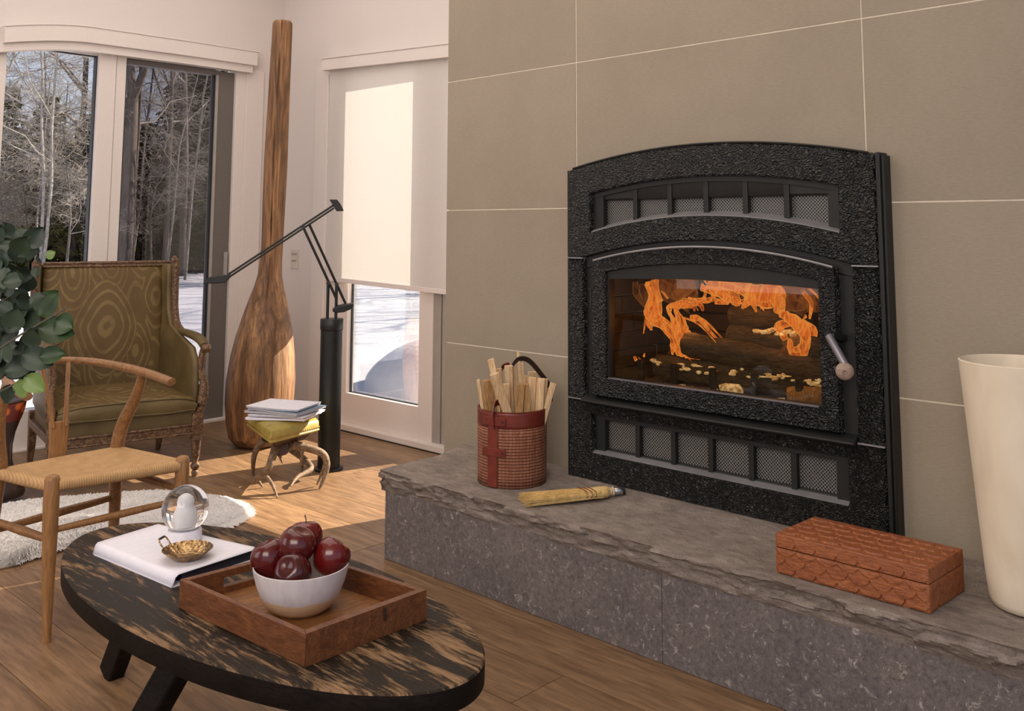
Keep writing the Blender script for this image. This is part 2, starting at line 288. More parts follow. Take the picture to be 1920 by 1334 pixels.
# ------------------------------------------------------------------ mesh builder
def V(*a): return Vector(a)
class B:
    def __init__(s, T=None): s.v = []; s.f = []; s.uv = {}; s.T = T
    def P(s, p):
        p = Vector(s.T(*p)) if s.T else Vector(p); s.v.append(p); return len(s.v)-1
    def hexa(s, a, b):            # two quads of 4 points
        i = [s.P(p) for p in list(a)+list(b)]
        s.f += [(i[3], i[2], i[1], i[0]), (i[4], i[5], i[6], i[7])]+[(i[k], i[(k+1) % 4], i[4+(k+1) % 4], i[4+k]) for k in range(4)]; return s
    def box(s, x0, x1, y0, y1, z0, z1):
        return s.hexa([(x0, y0, z0), (x1, y0, z0), (x1, y1, z0), (x0, y1, z0)], [(x0, y0, z1), (x1, y0, z1), (x1, y1, z1), (x0, y1, z1)])
    def bar(s, p, q, w, d, up=(0, 0, 1)):   # rectangular bar from p to q
        p = V(*p); q = V(*q); a = (q-p).normalized(); u = V(*up); sd = a.cross(u).normalized(); uu = sd.cross(a).normalized()
        r = lambda c: [c+sd*w/2+uu*d/2, c-sd*w/2+uu*d/2, c-sd*w/2-uu*d/2, c+sd*w/2-uu*d/2]
        return s.hexa(r(p), r(q))
    def loft(s, rings, cap=True, closed=False):
        ids = [[s.P(p) for p in r] for r in rings]; n = len(rings[0])
        for a, b in zip(ids, ids[1:]+([ids[0]] if closed else [])):
            for k in range(n): s.f.append((a[k], a[(k+1) % n], b[(k+1) % n], b[k]))
        if cap and not closed: s.f += [tuple(reversed(ids[0])), tuple(ids[-1])]
        return s
    def tube(s, pts, r, n=8, cap=True, squash=1, up=(0, 0, 1), smooth=0, closed=False):
        pts = [V(*p) for p in pts]; rr = list(r) if isinstance(r, (list, tuple)) else [r]*len(pts)
        if smooth: pts, rr = spline(pts, rr, smooth)
        rings = []; u0 = V(*up)
        for i, p in enumerate(pts):
            a = (pts[min(i+1, len(pts)-1)]-pts[max(i-1, 0)]).normalized()
            if abs(a.dot(u0)) > .97: u0 = V(1, 0, 0) if abs(a.x) < .9 else V(0, 1, 0)
            sd = a.cross(u0).normalized(); uu = sd.cross(a).normalized()
            rings.append([p+(sd*math.cos(2*math.pi*k/n)*rr[i]+uu*math.sin(2*math.pi*k/n)*rr[i]*squash) for k in range(n)])
        return s.loft(rings, cap)
    def lathe(s, prof, c=(0, 0, 0), n=24, axis=None, cap=True):
        c = V(*c); a = V(*(axis or (0, 0, 1))).normalized(); t = V(1, 0, 0) if abs(a.x) < .9 else V(0, 1, 0); x = a.cross(t).normalized(); y = a.cross(x)
        return s.loft([[c+a*z+(x*math.cos(2*math.pi*k/n)+y*math.sin(2*math.pi*k/n))*max(r, 1e-4) for k in range(n)] for r, z in prof], cap)
    def prism(s, poly, f0, f1):   # poly list of 2d, f maps (a,b)->3d
        return s.loft([[f0(*p) for p in poly], [f1(*p) for p in poly]])
    def grid(s, fn, nu, nv, thick=None):
        ids = [[s.P(fn(i/nu, j/nv)) for j in range(nv+1)] for i in range(nu+1)]
        for i in range(nu):
            for j in range(nv): 
                s.f.append((ids[i][j], ids[i+1][j], ids[i+1][j+1], ids[i][j+1])); s.uv[len(s.f)-1] = [(i/nu, j/nv), ((i+1)/nu, j/nv), ((i+1)/nu, (j+1)/nv), (i/nu, (j+1)/nv)]
        return ids
    def out(s, name, mat, parent=None, loc=None, smooth=40, bevel=0, solid=0, sub=0, mods=None):
        root = parent
        while root is not None and root.parent is not None: root = root.parent
        o0 = Vector(loc) if loc is not None else (Vector(root.location) if root is not None else Vector((0, 0, 0)))
        me = bpy.data.meshes.new(name); me.from_pydata([tuple(p-o0) for p in s.v], [], s.f)
        if s.uv:
            l = me.uv_layers.new(name='uv')
            for fi, us in s.uv.items():
                for li, u in zip(me.polygons[fi].loop_indices, us): l.data[li].uv = u
        if len(s.f) < 15000:
            bm = bmesh.new(); bm.from_mesh(me); bmesh.ops.recalc_face_normals(bm, faces=bm.faces); bm.to_mesh(me); bm.free()
        m = MT[mat] if isinstance(mat, str) else mat; me.materials.append(m)
        if smooth: me.shade_smooth(); me.set_sharp_from_angle(angle=math.radians(smooth))
        me.update(); o = bpy.data.objects.new(name, me); C.objects.link(o)
        if parent is not None: o.parent = parent
        else: o.location = o0
        if solid: x = o.modifiers.new('s', 'SOLIDIFY'); x.thickness = abs(solid); x.offset = -1 if solid > 0 else 1
        if bevel: x = o.modifiers.new('b', 'BEVEL'); x.width = bevel; x.segments = 2; x.limit_method = 'ANGLE'; x.angle_limit = .7
        if sub: x = o.modifiers.new('u', 'SUBSURF'); x.levels = sub; x.render_levels = sub
        return o
def spline(pts, rr, k):
    P = []; Q = []
    for i in range(len(pts)-1):
        a, b, c, d = pts[max(i-1, 0)], pts[i], pts[i+1], pts[min(i+2, len(pts)-1)]
        for j in range(k):
            t = j/k; P.append(.5*((2*b)+(c-a)*t+(2*a-5*b+4*c-d)*t*t+(3*b-a-3*c+d)*t**3)); Q.append(rr[i]*(1-t)+rr[i+1]*t)
    return P+[pts[-1]], Q+[rr[-1]]
def tag(o, label=None, cat=None, group=None, kind=None):
    for k, v in dict(label=label, category=cat, group=group, kind=kind).items():
        if v: o[k] = v
    return o
def thing(name, loc, label, cat, group=None, kind=None):
    o = bpy.data.objects.new(name, None); C.objects.link(o); o.location = loc; o.empty_display_size = .05
    tag(o, label, cat, group, kind)
    return o
def struct(name, loc=(0, 0, 0)):
    o = bpy.data.objects.new(name, None); C.objects.link(o); o.location = loc; o['kind'] = 'structure'; return o
def fbm(x, y, z=0, s=1): return noise.fractal(Vector((x*s, y*s, z*s)), .8, 2.1, 5)
# shorthand placements on the fireplace wall planes
def YZ(X): return lambda y, z: (X, y, z)
# ================================================================== SETTING
XW, XB = 2.47, 3.25           # face of the fireplace mass, inner face of the right-hand window wall
YW = 5.03                     # inner face of the far window wall
CH = 2.92                     # ceiling
# floor: one object per plank
floor = struct('floor'); B().box(-2.6, XB+.1, -1.5, YW+.1, -.06, -.021).out('subfloor', 'shaded_frame', floor)
pw = .186; x = -2.6; k = 0
while x < XB:
    y = -1.5-R.uniform(0, 1.4)
    while y < YW:
        y1 = min(y+R.uniform(1.3, 2.3), YW+.02); x1 = min(x+pw, XB+.02)
        if y1 > -1.5: B().box(x+.0009, x1-.0009, max(y, -1.5)+.0009, y1-.0009, -.02, R.uniform(-.0006, 0)).out('plank', 'floor_wood', floor, smooth=0)
        y = y1
    x += pw
ceil = tag(B().box(-2.7, XB+.15, -1.6, YW+.15, CH, CH+.1).out('ceiling', 'ceiling_paint', loc=(0, 0, CH)), kind='structure')
# fireplace wall: core with a hole for the firebox, tiles in front
fw_ = struct('wall_fireplace', (XW, 2.6, 0))
RY0, RY1, RZ0, RZ1 = 1.05, 1.95, .33, 1.28
bw = B()
for (a, b_, c, d_) in ((-1.5, RY0, 0, CH), (RY1, 2.66, 0, CH), (RY0, RY1, 0, RZ0), (RY0, RY1, RZ1, CH)): bw.box(XW+.0018, XB+.1, a, b_, c, d_)
bw.out('wall_core', 'grout', fw_, smooth=0)
g = .0022
ys = [2.6705, 2.022, 1.022, .022, -.978, -1.5]; zs = [-.332+.5*i for i in range(7)]
for j in range(5):
    for i in range(6):
        a, b_, c, d_ = ys[j+1]+g, ys[j]-g, max(zs[i]+g, 0), min(zs[i+1]-g, CH)
        if a >= b_ or c >= d_: continue
        t = B()
        cy = sorted({a, b_}|{q for q in (RY0, RY1) if a < q < b_}); cz = sorted({c, d_}|{q for q in (RZ0, RZ1) if c < q < d_})
        for y0, y1 in zip(cy, cy[1:]):
            for z0, z1 in zip(cz, cz[1:]):
                if not (y0 >= RY0 and y1 <= RY1 and z0 >= RZ0 and z1 <= RZ1): t.box(XW, XW+.013, y0, y1, z0, z1)
        if t.f: t.out('tile', 'tile', fw_, smooth=0)
for i in range(6):   # return face of the mass, towards the windows
    B().box(XW+.013, XB, 2.6585, 2.6705, max(zs[i]+g, 0), min(zs[i+1]-g, CH)).out('tile', 'tile', fw_, smooth=0)
# right-hand wall (behind the lamp) with one opening for door and sidelight
wr = struct('wall_right', (XB, 4, 0))
w = B(); w.box(XB, XB+.14, 4.56, YW+.14, -.02, CH); w.box(XB, XB+.14, 2.66, 4.56, 2.06, CH); w.out('wall_panel', 'wall_paint', wr, smooth=0)
wb = struct('wall_back', (2, YW, 0))
w = B(); w.box(3.06, XB, YW, YW+.14, -.02, CH); w.box(-2.6, 1.55, YW, YW+.14, -.02, CH); w.box(1.55, 3.06, YW, YW+.14, 2.06, CH); w.out('wall_panel', 'wall_paint', wb, smooth=0)
wl = struct('wall_left', (-2.6, 2, 0)); B().box(-2.74, -2.6, 1.2, YW+.14, -.02, CH).out('wall_panel', 'wall_paint', wl, smooth=0)
# casings on both walls
def st(name, mat, *boxes, bevel=.002, loc=None):
    b = B()
    for q in boxes: b.box(*q)
    return tag(b.out(name, mat, loc=loc or ((boxes[0][0]+boxes[0][1])/2, (boxes[0][2]+boxes[0][3])/2, boxes[0][4]), smooth=0, bevel=bevel), kind='structure')
st('trim_1', 'white_trim', (2.985, 3.105, YW-.014, YW, 0, 2.06))
st('trim_2', 'white_trim', (XB-.014, XB, 4.545, 4.66, 0, 2.06))
st('trim_3', 'white_trim', (XB-.022, XB-.001, 4.40, 4.545, 0.0, 2.02), (XB-.034, XB-.022, 4.505, 4.52, 0.02, 2.0))
# curved headboard over the left window: follows the bow of the top line
def bow(X): return -.052*max(0, (2.02-X)/.39)**1.6 - .012*max(0, (2.6-X)/1.0) 
def header(name, x0, x1, z0, z1, y0, y1, mat, n=24):
    b = B(); b.loft([[(x0+(x1-x0)*i/n, y, z+bow(x0+(x1-x0)*i/n)) for y, z in ((y0, z0), (y1, z0), (y1, z1), (y0, z1))] for i in range(n+1)])
    return b.out(name, mat, loc=((x0+x1)/2, y1, z0), smooth=30, bevel=.0015)
hd = tag(header('trim_4', 1.60, 3.018, 2.078, 2.160, 4.955, YW, 'white_trim'), kind='structure')
hd2 = header('roller_cover', 1.57, 3.000, 2.034, 2.080, 4.975, YW, 'white_trim'); hd2.parent = hd; hd2.location = Vector(hd2.location)-Vector(hd.location)
h3 = header('top_bead', 1.60, 3.030, 2.160, 2.168, 4.950, YW, 'white_trim'); h3.parent = hd; h3.location = Vector(h3.location)-Vector(hd.location)
def rhead(name, y0, y1, z0, z1, x0, x1, mat):      # header on the right wall drops towards the fireplace
    dz = lambda y: -.056*(4.5-y)/1.07
    b = B(); b.loft([[(x, y, z+dz(y)) for x, z in ((x0, z0), (x1, z0), (x1, z1), (x0, z1))] for y in (y1, (y0+y1)/2, y0)])
    return b.out(name, mat, loc=(x1, y1, z0), smooth=30, bevel=.0015)
hr = tag(rhead('trim_5', 2.672, 4.505, 2.016, 2.082, 3.165, XB, 'white_trim'), kind='structure')
q = rhead('top_bead', 2.672, 4.512, 2.082, 2.090, 3.16, XB, 'white_trim'); q.parent = hr; q.location = Vector(q.location)-Vector(hr.location)
# fixed window on the left
win = struct('window_1', (1.85, YW, 0))
def fbox(name, mat, par, *bx, bevel=.002):
    b = B()
    for q in bx: b.box(*q)
    return b.out(name, mat, par, smooth=0, bevel=bevel)
fbox('frame', 'white_trim', win, (1.55, 1.638, YW-.01, YW+.10, 0, 2.06), (2.100, 2.19, YW-.012, YW+.055, 0, 2.06), (1.638, 2.100, YW-.006, YW+.10, 0, .19), (1.638, 2.100, YW, YW+.10, 2.022, 2.06))
fbox('mullion', 'white_trim', win, (2.194, 2.248, YW-.006, YW+.055, 0, 2.06))
fbox('gasket', 'seal_black', win, (2.094, 2.100, YW+.02, YW+.056, .19, 2.03), bevel=0); fbox('gasket', 'seal_black', win, (1.638, 2.094, YW+.03, YW+.056, 2.016, 2.022), bevel=0)
fbox('sill', 'white_trim', win, (1.60, 2.19, YW-.03, YW+.1, .0, .012))
fbox('pane', 'window_glass', win, (1.636, 2.102, YW+.045, YW+.05, .188, 2.024), bevel=0)
dr = struct('door_1', (2.55, YW, 0))
fbox('frame', 'shaded_frame', dr, (2.795, 2.915, YW+.012, YW+.07, .012, 2.03), (2.248, 2.795, YW+.012, YW+.07, 2.004, 2.04), (2.248, 2.795, YW+.012, YW+.07, .012, .205))
fbox('inner_rail', 'mid_frame', dr, (2.795, 2.812, YW+.006, YW+.012, .205, 2.004))
fbox('gasket', 'seal_black', dr, (2.786, 2.795, YW+.02, YW+.04, .2, 2.01), (2.248, 2.254, YW+.0, YW+.04, .2, 2.01), bevel=0)
fbox('jamb', 'white_trim', dr, (2.918, 2.985, YW-.008, YW+.10, 0, 2.06), (2.248, 2.985, YW-.03, YW+.1, -.004, .012))
fbox('pane', 'screen_glass', dr, (2.25, 2.79, YW+.03, YW+.036, .20, 2.01), bevel=0)
b = B(); b.box(2.885, 2.905, YW-.004, YW+.012, .80, .96); b.bar((2.895, YW-.03, .815), (2.86, YW-.03, .815), .012, .012); b.bar((2.895, YW+.0, .815), (2.895, YW-.034, .815), .012, .012); b.out('handle', 'mid_frame', dr, bevel=.002)
# glazed door on the right wall plus sidelight
d2 = struct('door_2', (XB, 4.0, 0))
X0, X1 = XB-.006, XB+.045
fbox('frame', 'white_trim', d2, (X0, X1, 4.312, 4.40, .012, 2.06), (X0, X1, 3.60, 3.705, .012, 2.06), (X0, X1, 3.705, 4.312, .012, .195), (X0, X1, 3.705, 4.312, 1.93, 2.06))
fbox('gasket', 'seal_black', d2, (XB+.02, XB+.03, 4.300, 4.312, .195, 1.93), (XB+.02, XB+.03, 3.705, 4.312, .193, .199), bevel=0)
fbox('pane', 'window_glass', d2, (XB+.03, XB+.035, 3.70, 4.315, .19, 1.935), bevel=0)
fbox('threshold', 'white_trim', d2, (XB-.05, XB+.1, 2.672, 4.40, -.004, .034))
fbox('bottom_gap', 'seal_black', d2, (XB-.054, XB-.045, 2.672, 4.41, -.001, .006), bevel=0)
s2 = struct('window_2', (XB, 3.1, 0))
fbox('frame', 'mid_frame', s2, (XB-.0, X1, 3.545, 3.60, .034, 2.06), (XB-.0, X1, 3.44, 3.535, .034, 2.06), (X0, X1, 2.672, 3.44, .034, .195), (X0, X1, 2.672, 3.44, 1.93, 2.06))
fbox('gasket', 'seal_black', s2, (XB+.01, X1, 3.535, 3.545, .034, 2.06), bevel=0)
fbox('pane', 'window_glass', s2, (XB+.03, XB+.035, 2.67, 3.445, .19, 1.935), bevel=0)
# roller shade
rs = thing('roller_shade', (3.2, 3.9, .80), 'half-lowered translucent cream roller shade in front of the glazed door', 'shade')
b = B(); b.grid(lambda u, v: (3.2+.0015*math.sin(9*u), 2.70+(4.468-2.70)*u, .825-.030*(4.468-(2.70+1.768*u))+v*(1.215)), 20, 2); b.out('cloth', 'shade', rs)
b = B(); b.loft([[(3.2+dx, y, .825-.030*(4.468-y)+dz) for dx, dz in ((-.006, -.02), (.006, -.02), (.006, .004), (-.006, .004))] for y in (2.70, 3.6, 4.47)]); b.out('hem_bar', 'white_trim', rs, bevel=.002)
# switch plate in the corner
sw = thing('switch_plate', (XB-.006, 4.85, .86), 'small pale switch plate on the wall behind the wooden sculpture', 'switch')
B().box(XB-.006, XB, 4.81, 4.885, .86, .975).out('plate', 'switch_white', sw, bevel=.002)
for z in (.945, .905): B().box(XB-.011, XB-.005, 4.825, 4.872, z, z+.006).out('switch', 'mid_frame', sw)
# ================================================================== HEARTH
HZ = .286
hearth = thing('hearth', (2.2, 1.5, 0), 'long raised stone hearth with a rough-edged bluestone slab under the fireplace', 'hearth')
def slabtop(X, Y): return HZ + .022*min(1, max(0, (X-2.33)/.14))
def slab_mesh():
    b = B(); nY, rows = 460, 13; Y0, Y1 = -1.2, 2.571
    # left end and front edge share one rough profile running round the corner
    path = [(2.068, Y0+(2.571-Y0)*i/nY, (-1, 0)) for i in range(nY+1)]+[(2.068+.402*i/46, 2.571, (0, 1)) for i in range(1, 47)]
    ids = []
    for k, (x, y, nn) in enumerate(path):
        s_ = k*.0082; col = []
        corner = math.exp(-abs(k-nY)/5)
        if k == nY: nn = (-.7, .7)
        for r in range(rows):
            t = r/(rows-1); z = HZ-.068*t
            if r == 0: z += .0
            crag = .012*noise.noise((s_*7, t*1.6, 0))+.012*noise.noise((s_*20, t*3.4, 4))+.007*noise.noise((s_*55, t*8, 9))
            crag += .009*(1 if noise.noise((s_*5, t*2.2-s_*.6, 7)) > .05 else -.4)
            o = -.004-.014*t+crag*(.35+.65*math.sin(math.pi*min(1, t*1.05+.05)))-.012*corner
            if r == rows-1: o = -.020+.004*noise.noise((s_*20, 3, 1)); z += .006*noise.noise((s_*12, 5, 1))
            if r == 0: o = -.003+.006*noise.noise((s_*14, 8, 1))+.003*noise.noise((s_*45, 8, 1))-.01*corner
            if r == 1: z += .004*noise.noise((s_*26, 8, 2))
            col.append(b.P((x+nn[0]*o, y+nn[1]*o, z)))
        ids.append(col)
    for a, c in zip(ids, ids[1:]):
        for r in range(rows-1): b.f.append((a[r], a[r+1], c[r+1], c[r]))
    # gently uneven top
    nx = 22; top = []
    for i in range(nY+1):
        y = Y0+(2.571-Y0)*i/nY; row = [ids[i][0]]
        for j in range(1, nx+1):
            x = 2.068+.402*j/nx
            if i == nY and j <= nx: row.append(ids[nY+int(round(j*46/nx))][0]); continue
            row.append(b.P((x, y, slabtop(x, y)+.0012*noise.noise((x*14, y*14, 0))+.0006*noise.noise((x*50, y*50, 0)))))
        top.append(row)
    for a, c in zip(top, top[1:]):
        for j in range(nx): b.f.append((a[j], c[j], c[j+1], a[j+1]))
    bot = b.P((2.3, Y0, HZ-.05))
    b.f.append(tuple(ids[k][-1] for k in range(0, len(ids), 20))+(ids[-1][-1], b.P((2.47, Y0, HZ-.066))))
    return b
slab_mesh().out('slab', 'slab', hearth, smooth=28)
for y0, y1 in ((1.4335, 2.542), (-1.2, 1.4325)): B().box(2.086, 2.47, y0, y1, 0, HZ-.060).out('base_block', 'limestone', hearth, smooth=0, bevel=.002)
# ================================================================== FIREPLACE INSERT
st_ = thing('fireplace_insert', (2.43, 1.499, .30), 'black hammered cast-iron wood-burning fireplace insert with arched top and glass door', 'fireplace')
XF = 2.42
def arch(z0, rise, half, yc=1.499): return lambda y: z0+rise*(1-((y-yc)/half)**2)
def loop(yl, yr, bot, top, n=28, m=6):
    """closed loop of (y,z): bottom left->right, right side up, top right->left, left side down"""
    L = [(yl+(yr-yl)*i/n, bot(yl+(yr-yl)*i/n)) for i in range(n)]
    L += [(yr, bot(yr)+(top(yr)-bot(yr))*i/m) for i in range(m)]
    L += [(yr+(yl-yr)*i/n, top(yr+(yl-yr)*i/n)) for i in range(n)]
    L += [(yl, top(yl)+(bot(yl)-top(yl))*i/m) for i in range(m)]; return L
c_ = lambda v: (lambda y: v)
def ringplate(outer, inner, xf, xb, inner_back=None):
    b = B(); ib = inner_back or inner
    b.loft([[(xb, *p) for p in outer], [(xf+.004, *p) for p in outer], [(xf, p[0]+(q[0]-p[0])*.04, p[1]+(q[1]-p[1])*.04) for p, q in zip(outer, inner)], [(xf, p[0]+(q[0]-p[0])*.96, p[1]+(q[1]-p[1])*.96) for p, q in zip(outer, inner)], [(xf+.004, *p) for p in inner], [(xb, *p) for p in ib]], cap=False, closed=True); return b
def plate(outer, xf, xb):
    cy = sum(p[0] for p in outer)/len(outer); cz = sum(p[1] for p in outer)/len(outer); s = lambda p, k: (p[0]+math.copysign(min(abs(cy-p[0]), k), cy-p[0]), p[1]+math.copysign(min(abs(cz-p[1]), k), cz-p[1]))
    return B().loft([[(xb, *p) for p in outer], [(xf+.004, *p) for p in outer], [(xf, *s(p, .004)) for p in outer]])
topz = arch(1.291, .058, .519)
tb = lambda y: 1.004 if y > 1.953 or y < 1.053 else 1.004+.060*(1-((y-1.499)/.454)**2)
ringplate(loop(2.018, .980, tb, topz), loop(1.925, 1.082, arch(1.087, .050, .42), arch(1.214, .041, .42)), XF, 2.448).out('top_panel', 'hammered', st_, smooth=35)
ringplate(loop(2.018, .980, c_(.302), c_(.545)), loop(1.922, 1.080, c_(.386), c_(.508)), XF, 2.448).out('bottom_panel', 'hammered', st_, smooth=35)
plate(loop(2.018, 1.955, c_(.551), c_(.999), 2), XF, 2.448).out('side_panel', 'hammered', st_)
plate(loop(1.050, .980, c_(.551), c_(.999), 2), XF, 2.448).out('side_panel', 'hammered', st_)
# plain backing body with the slim outer rim
ringplate(loop(2.022, .976, c_(.290), arch(1.294, .060, .523)), loop(1.93, 1.072, c_(.40), c_(1.19)), 2.446, 2.4695).out('backing_frame', 'stove_black', st_, smooth=35)
b = B(); b.tube([(2.424, 2.0-1.002*i/30+.0, topz(2.0-1.002*i/30)+.003) for i in range(31)], .0035, 6); b.out('top_bead', 'stove_black', st_)
b = B(); b.box(2.418, 2.4695, .966, .9775, .300, 1.297); b.box(2.426, 2.4695, .958, .966, .304, 1.290); b.out('side_trim', 'stove_black', st_, bevel=.002)
b = B(); b.box(2.424, 2.4695, 2.0185, 2.024, .296, 1.292); b.out('side_trim', 'stove_black', st_, bevel=.001)
for q in ((1.955, 2.018, 1.0), (.98, 1.05, 1.0), (1.955, 2.018, .547), (.98, 1.05, .547)): B().box(2.417, 2.44, q[0], q[1], q[2], q[2]+.004).out('seam_strip', 'stove_highlight', st_)
b = B(); b.box(2.43, 2.46, .985, 2.012, .287, .302); b.out('foot_rail', 'stove_black', st_)
# channels
for q in ((1.912, 1.955), (1.050, 1.093)): B().box(2.440, 2.449, *q, .551, 1.02).out('channel', 'stove_black', st_)
ringplate(loop(1.953, 1.052, arch(.97, .06, .454), lambda y: tb(y)+.004), loop(1.90, 1.105, arch(.98, .05, .40), arch(.985, .055, .40)), 2.436, 2.449).out('arch_channel', 'stove_black', st_)
# ledge under the door
b = B(); b.loft([[(x_, y, z) for x_, z in ((2.448, .530), (2.425, .533), (2.398, .546), (2.398, .551), (2.430, .566), (2.448, .566))] for y in (1.953, 1.499, 1.052)]); b.out('ash_lip', 'stove_black', st_, bevel=.002)
# grilles
def grille(zb, zt, sill_lo, sill_back, n0):
    b = B(); b.grid(lambda u, v: (2.462, 1.925-.843*u, zb(1.925-.843*u)+(zt(1.925-.843*u)-zb(1.925-.843*u))*v), 24, 1); b.out('mesh_screen', 'mesh', st_, smooth=0)
    b = B(); N = 24
    b.loft([[(2.424, y, sill_lo(y)+.001), (2.424, y, sill_lo(y)-.003), (2.458, y, sill_back(y)-.003), (2.458, y, sill_back(y))] for y in [1.923-.840*i/N for i in range(N+1)]]); b.out('sill', 'stove_highlight', st_)
    for e in ((1.925, 1.884), (1.119, 1.080)): B().hexa([(2.44, e[0], zb(e[0])), (2.44, e[1], zb(e[1])), (2.46, e[1], zb(e[1])), (2.46, e[0], zb(e[0]))], [(2.44, e[0], zt(e[0])), (2.44, e[1], zt(e[1])), (2.46, e[1], zt(e[1])), (2.46, e[0], zt(e[0]))]).out('end_plate', 'stove_black', st_, smooth=0)
    B().loft([[(x_, y, zt(y)-dz) for x_, dz in ((2.438, -.004), (2.438, .016), (2.46, .016), (2.46, -.004))] for y in [1.923-.840*i/N for i in range(N+1)]]).out('top_rail', 'stove_black', st_)
    for y0, y1 in ((1.768, 1.752), (1.638, 1.622), (1.510, 1.493), (1.379, 1.362), (1.250, 1.233)):
        ym = (y0+y1)/2; B().box(2.442, 2.461, y1, y0, sill_lo(ym)+.004, zt(ym)).out('bar', 'stove_black', st_, smooth=0, bevel=.002)
grille(arch(1.087, .050, .42), arch(1.214, .041, .42), arch(1.088, .050, .42), arch(1.103, .049, .42), 0)
grille(c_(.386), c_(.508), c_(.387), c_(.400), 1)
# door
door = ringplate(loop(1.912, 1.093, c_(.569), arch(.994, .050, .41)), loop(1.857, 1.142, c_(.628), arch(.960, .034, .358)), 2.410, 2.44).out('door', 'hammered', st_, smooth=35)
b = B(); b.tube([(2.411, 1.905-.806*i/24, .996+.049*(1-((1.905-.806*i/24-1.499)/.403)**2)) for i in range(25)], .0035, 6); b.out('rim_bead', 'stove_highlight', door)
ringplate(loop(1.858, 1.141, c_(.622), arch(.962, .034, .358)), loop(1.850, 1.146, c_(.630), arch(.936, .010, .358)), 2.422, 2.45).out('glass_retainer', 'stove_black', door, smooth=35)
b = B(); b.box(2.412, 2.43, 1.150, 1.850, .623, .630); b.out('glass_rail', 'steel_bar', door)
B().box(2.436, 2.440, 1.142, 1.856, .624, .965).out('pane', 'stove_glass', door, smooth=0)
for z in (.845, .625):
    h = B(); h.lathe([(.006, 0), (.006, .055)], (2.424, 1.925, z), 10); h.lathe([(.009, 0), (.009, .006)], (2.424, 1.925, z+.055), 10); h.out('hinge', 'stove_black', st_)
b = B(); b.lathe([(.010, 0), (.0105, .01), (.0105, .088), (.010, .092)], (2.372, 1.098, .822), 14, axis=(-.12, -.50, -.74)); hb = b.out('handle', 'steel_bar', door)
b = B(); b.bar((2.44, 1.088, .812), (2.372, 1.094, .820), .022, .018); b.out('latch', 'stove_black', door, bevel=.003)
b = B(); b.lathe([(.001, -.014), (.016, -.012), (.0225, -.002), (.0225, .006), (.017, .014), (.006, .016), (.005, .010)], (2.360, 1.052, .737), 20, axis=(-.80, -.35, -.1)); b.out('knob', 'handle_knob', door, smooth=50)
# firebox
fb = B(); fb.box(2.86, 2.87, 1.02, 1.98, .50, 1.12); fb.box(2.449, 2.87, 1.955, 1.965, .50, 1.12); fb.box(2.449, 2.87, 1.02, 1.03, .50, 1.12); fb.box(2.449, 2.87, 1.02, 1.965, 1.05, 1.06); fb.box(2.449, 2.87, 1.02, 1.965, .56, .575); fb.out('firebox', 'soot', st_, smooth=0)
for r in range(8):
    z0 = .576+r*.060
    for k in range(3):      # left cheek
        x0 = 2.452+k*.14-(r % 2)*.07; a = max(2.452, x0); e = min(2.855, x0+.135)
        if e-a > .02: B().box(a, e, 1.925+R.uniform(-.003, .003), 1.955, z0, min(z0+.055, 1.049)).out('brick', 'brick', st_, smooth=0, bevel=.003)
        if e-a > .02 and r % 2 == 0 or k == 1: B().box(a, e, 1.03, 1.055+R.uniform(-.003, .003), z0, min(z0+.055, 1.049)).out('brick', 'brick', st_, smooth=0, bevel=.003)
    for k in range(5):
        y0 = 1.03+k*.21-(r % 2)*.1; a = max(1.03, y0); e = min(1.954, y0+.204)
        if e-a > .03: B().box(2.83+R.uniform(-.003, .003), 2.86, a, e, z0, min(z0+.055, 1.049)).out('brick', 'brick', st_, smooth=0, bevel=.003)
# grate
gr = thing('fire_grate', (2.55, 1.5, .576), 'black iron fire grate holding the burning logs behind the glass', 'grate')
for y in (1.81, 1.685, 1.545, 1.405, 1.265, 1.17):
    B().bar((2.535, y, .578), (2.535, y, .678), .020, .016, (1, 0, 0)).out('upright', 'stove_black', gr, bevel=.003)
for y in (1.76, 1.5, 1.24): B().bar((2.53, y, .600), (2.80, y, .600), .014, .014).out('floor_bar', 'stove_black', gr, bevel=.002)
B().bar((2.535, 1.15, .600), (2.535, 1.83, .600), .016, .02).out('front_rail', 'stove_black', gr, bevel=.003)
def log(p, q, r, label, mat='char_log', seed=0):
    p, q = V(*p), V(*q); n = 14; pts = [p+(q-p)*i/n for i in range(n+1)]; b = B()
    rings = []; a = (q-p).normalized(); sd = a.cross(V(0, 0, 1)).normalized(); uu = sd.cross(a)
    for i, c in enumerate(pts):
        rings.append([c+(sd*math.cos(t)+uu*math.sin(t))*r*(1+.16*noise.noise((i*.5+seed, math.cos(t)*1.5, math.sin(t)*1.5))+.10*noise.noise((i*1.7+seed, math.cos(t)*4, math.sin(t)*4)))*(.93 if i in (0, n) else 1) for t in [2*math.pi*k/18 for k in range(18)]])
    b.loft(rings); o = b.out('log', mat, loc=(p+q)/2, smooth=50); tag(o, label, 'log', 'logs burning in the fireplace'); return o
log((2.60, 1.79, .655), (2.62, 1.22, .640), .036, 'lowest charred log lying right behind the grate bars', seed=1)
log((2.70, 1.80, .665), (2.70, 1.22, .655), .040, 'charred log lying at the back of the grate', seed=4)
log((2.62, 1.69, .730), (2.60, 1.21, .690), .040, 'charred log slanting down to the right above the grate', seed=8)
log((2.68, 1.56, .765), (2.62, 1.22, .748), .036, 'short charred log with a glowing pale upper edge in the pile', seed=12)
log((2.70, 1.56, .830), (2.66, 1.30, .815), .040, 'topmost charred log with flames curling round it', seed=17)
log((2.54, 1.30, .615), (2.60, 1.12, .640), .032, 'pale unburnt split log end at the right side of the grate', 'kindling_bark', seed=22)
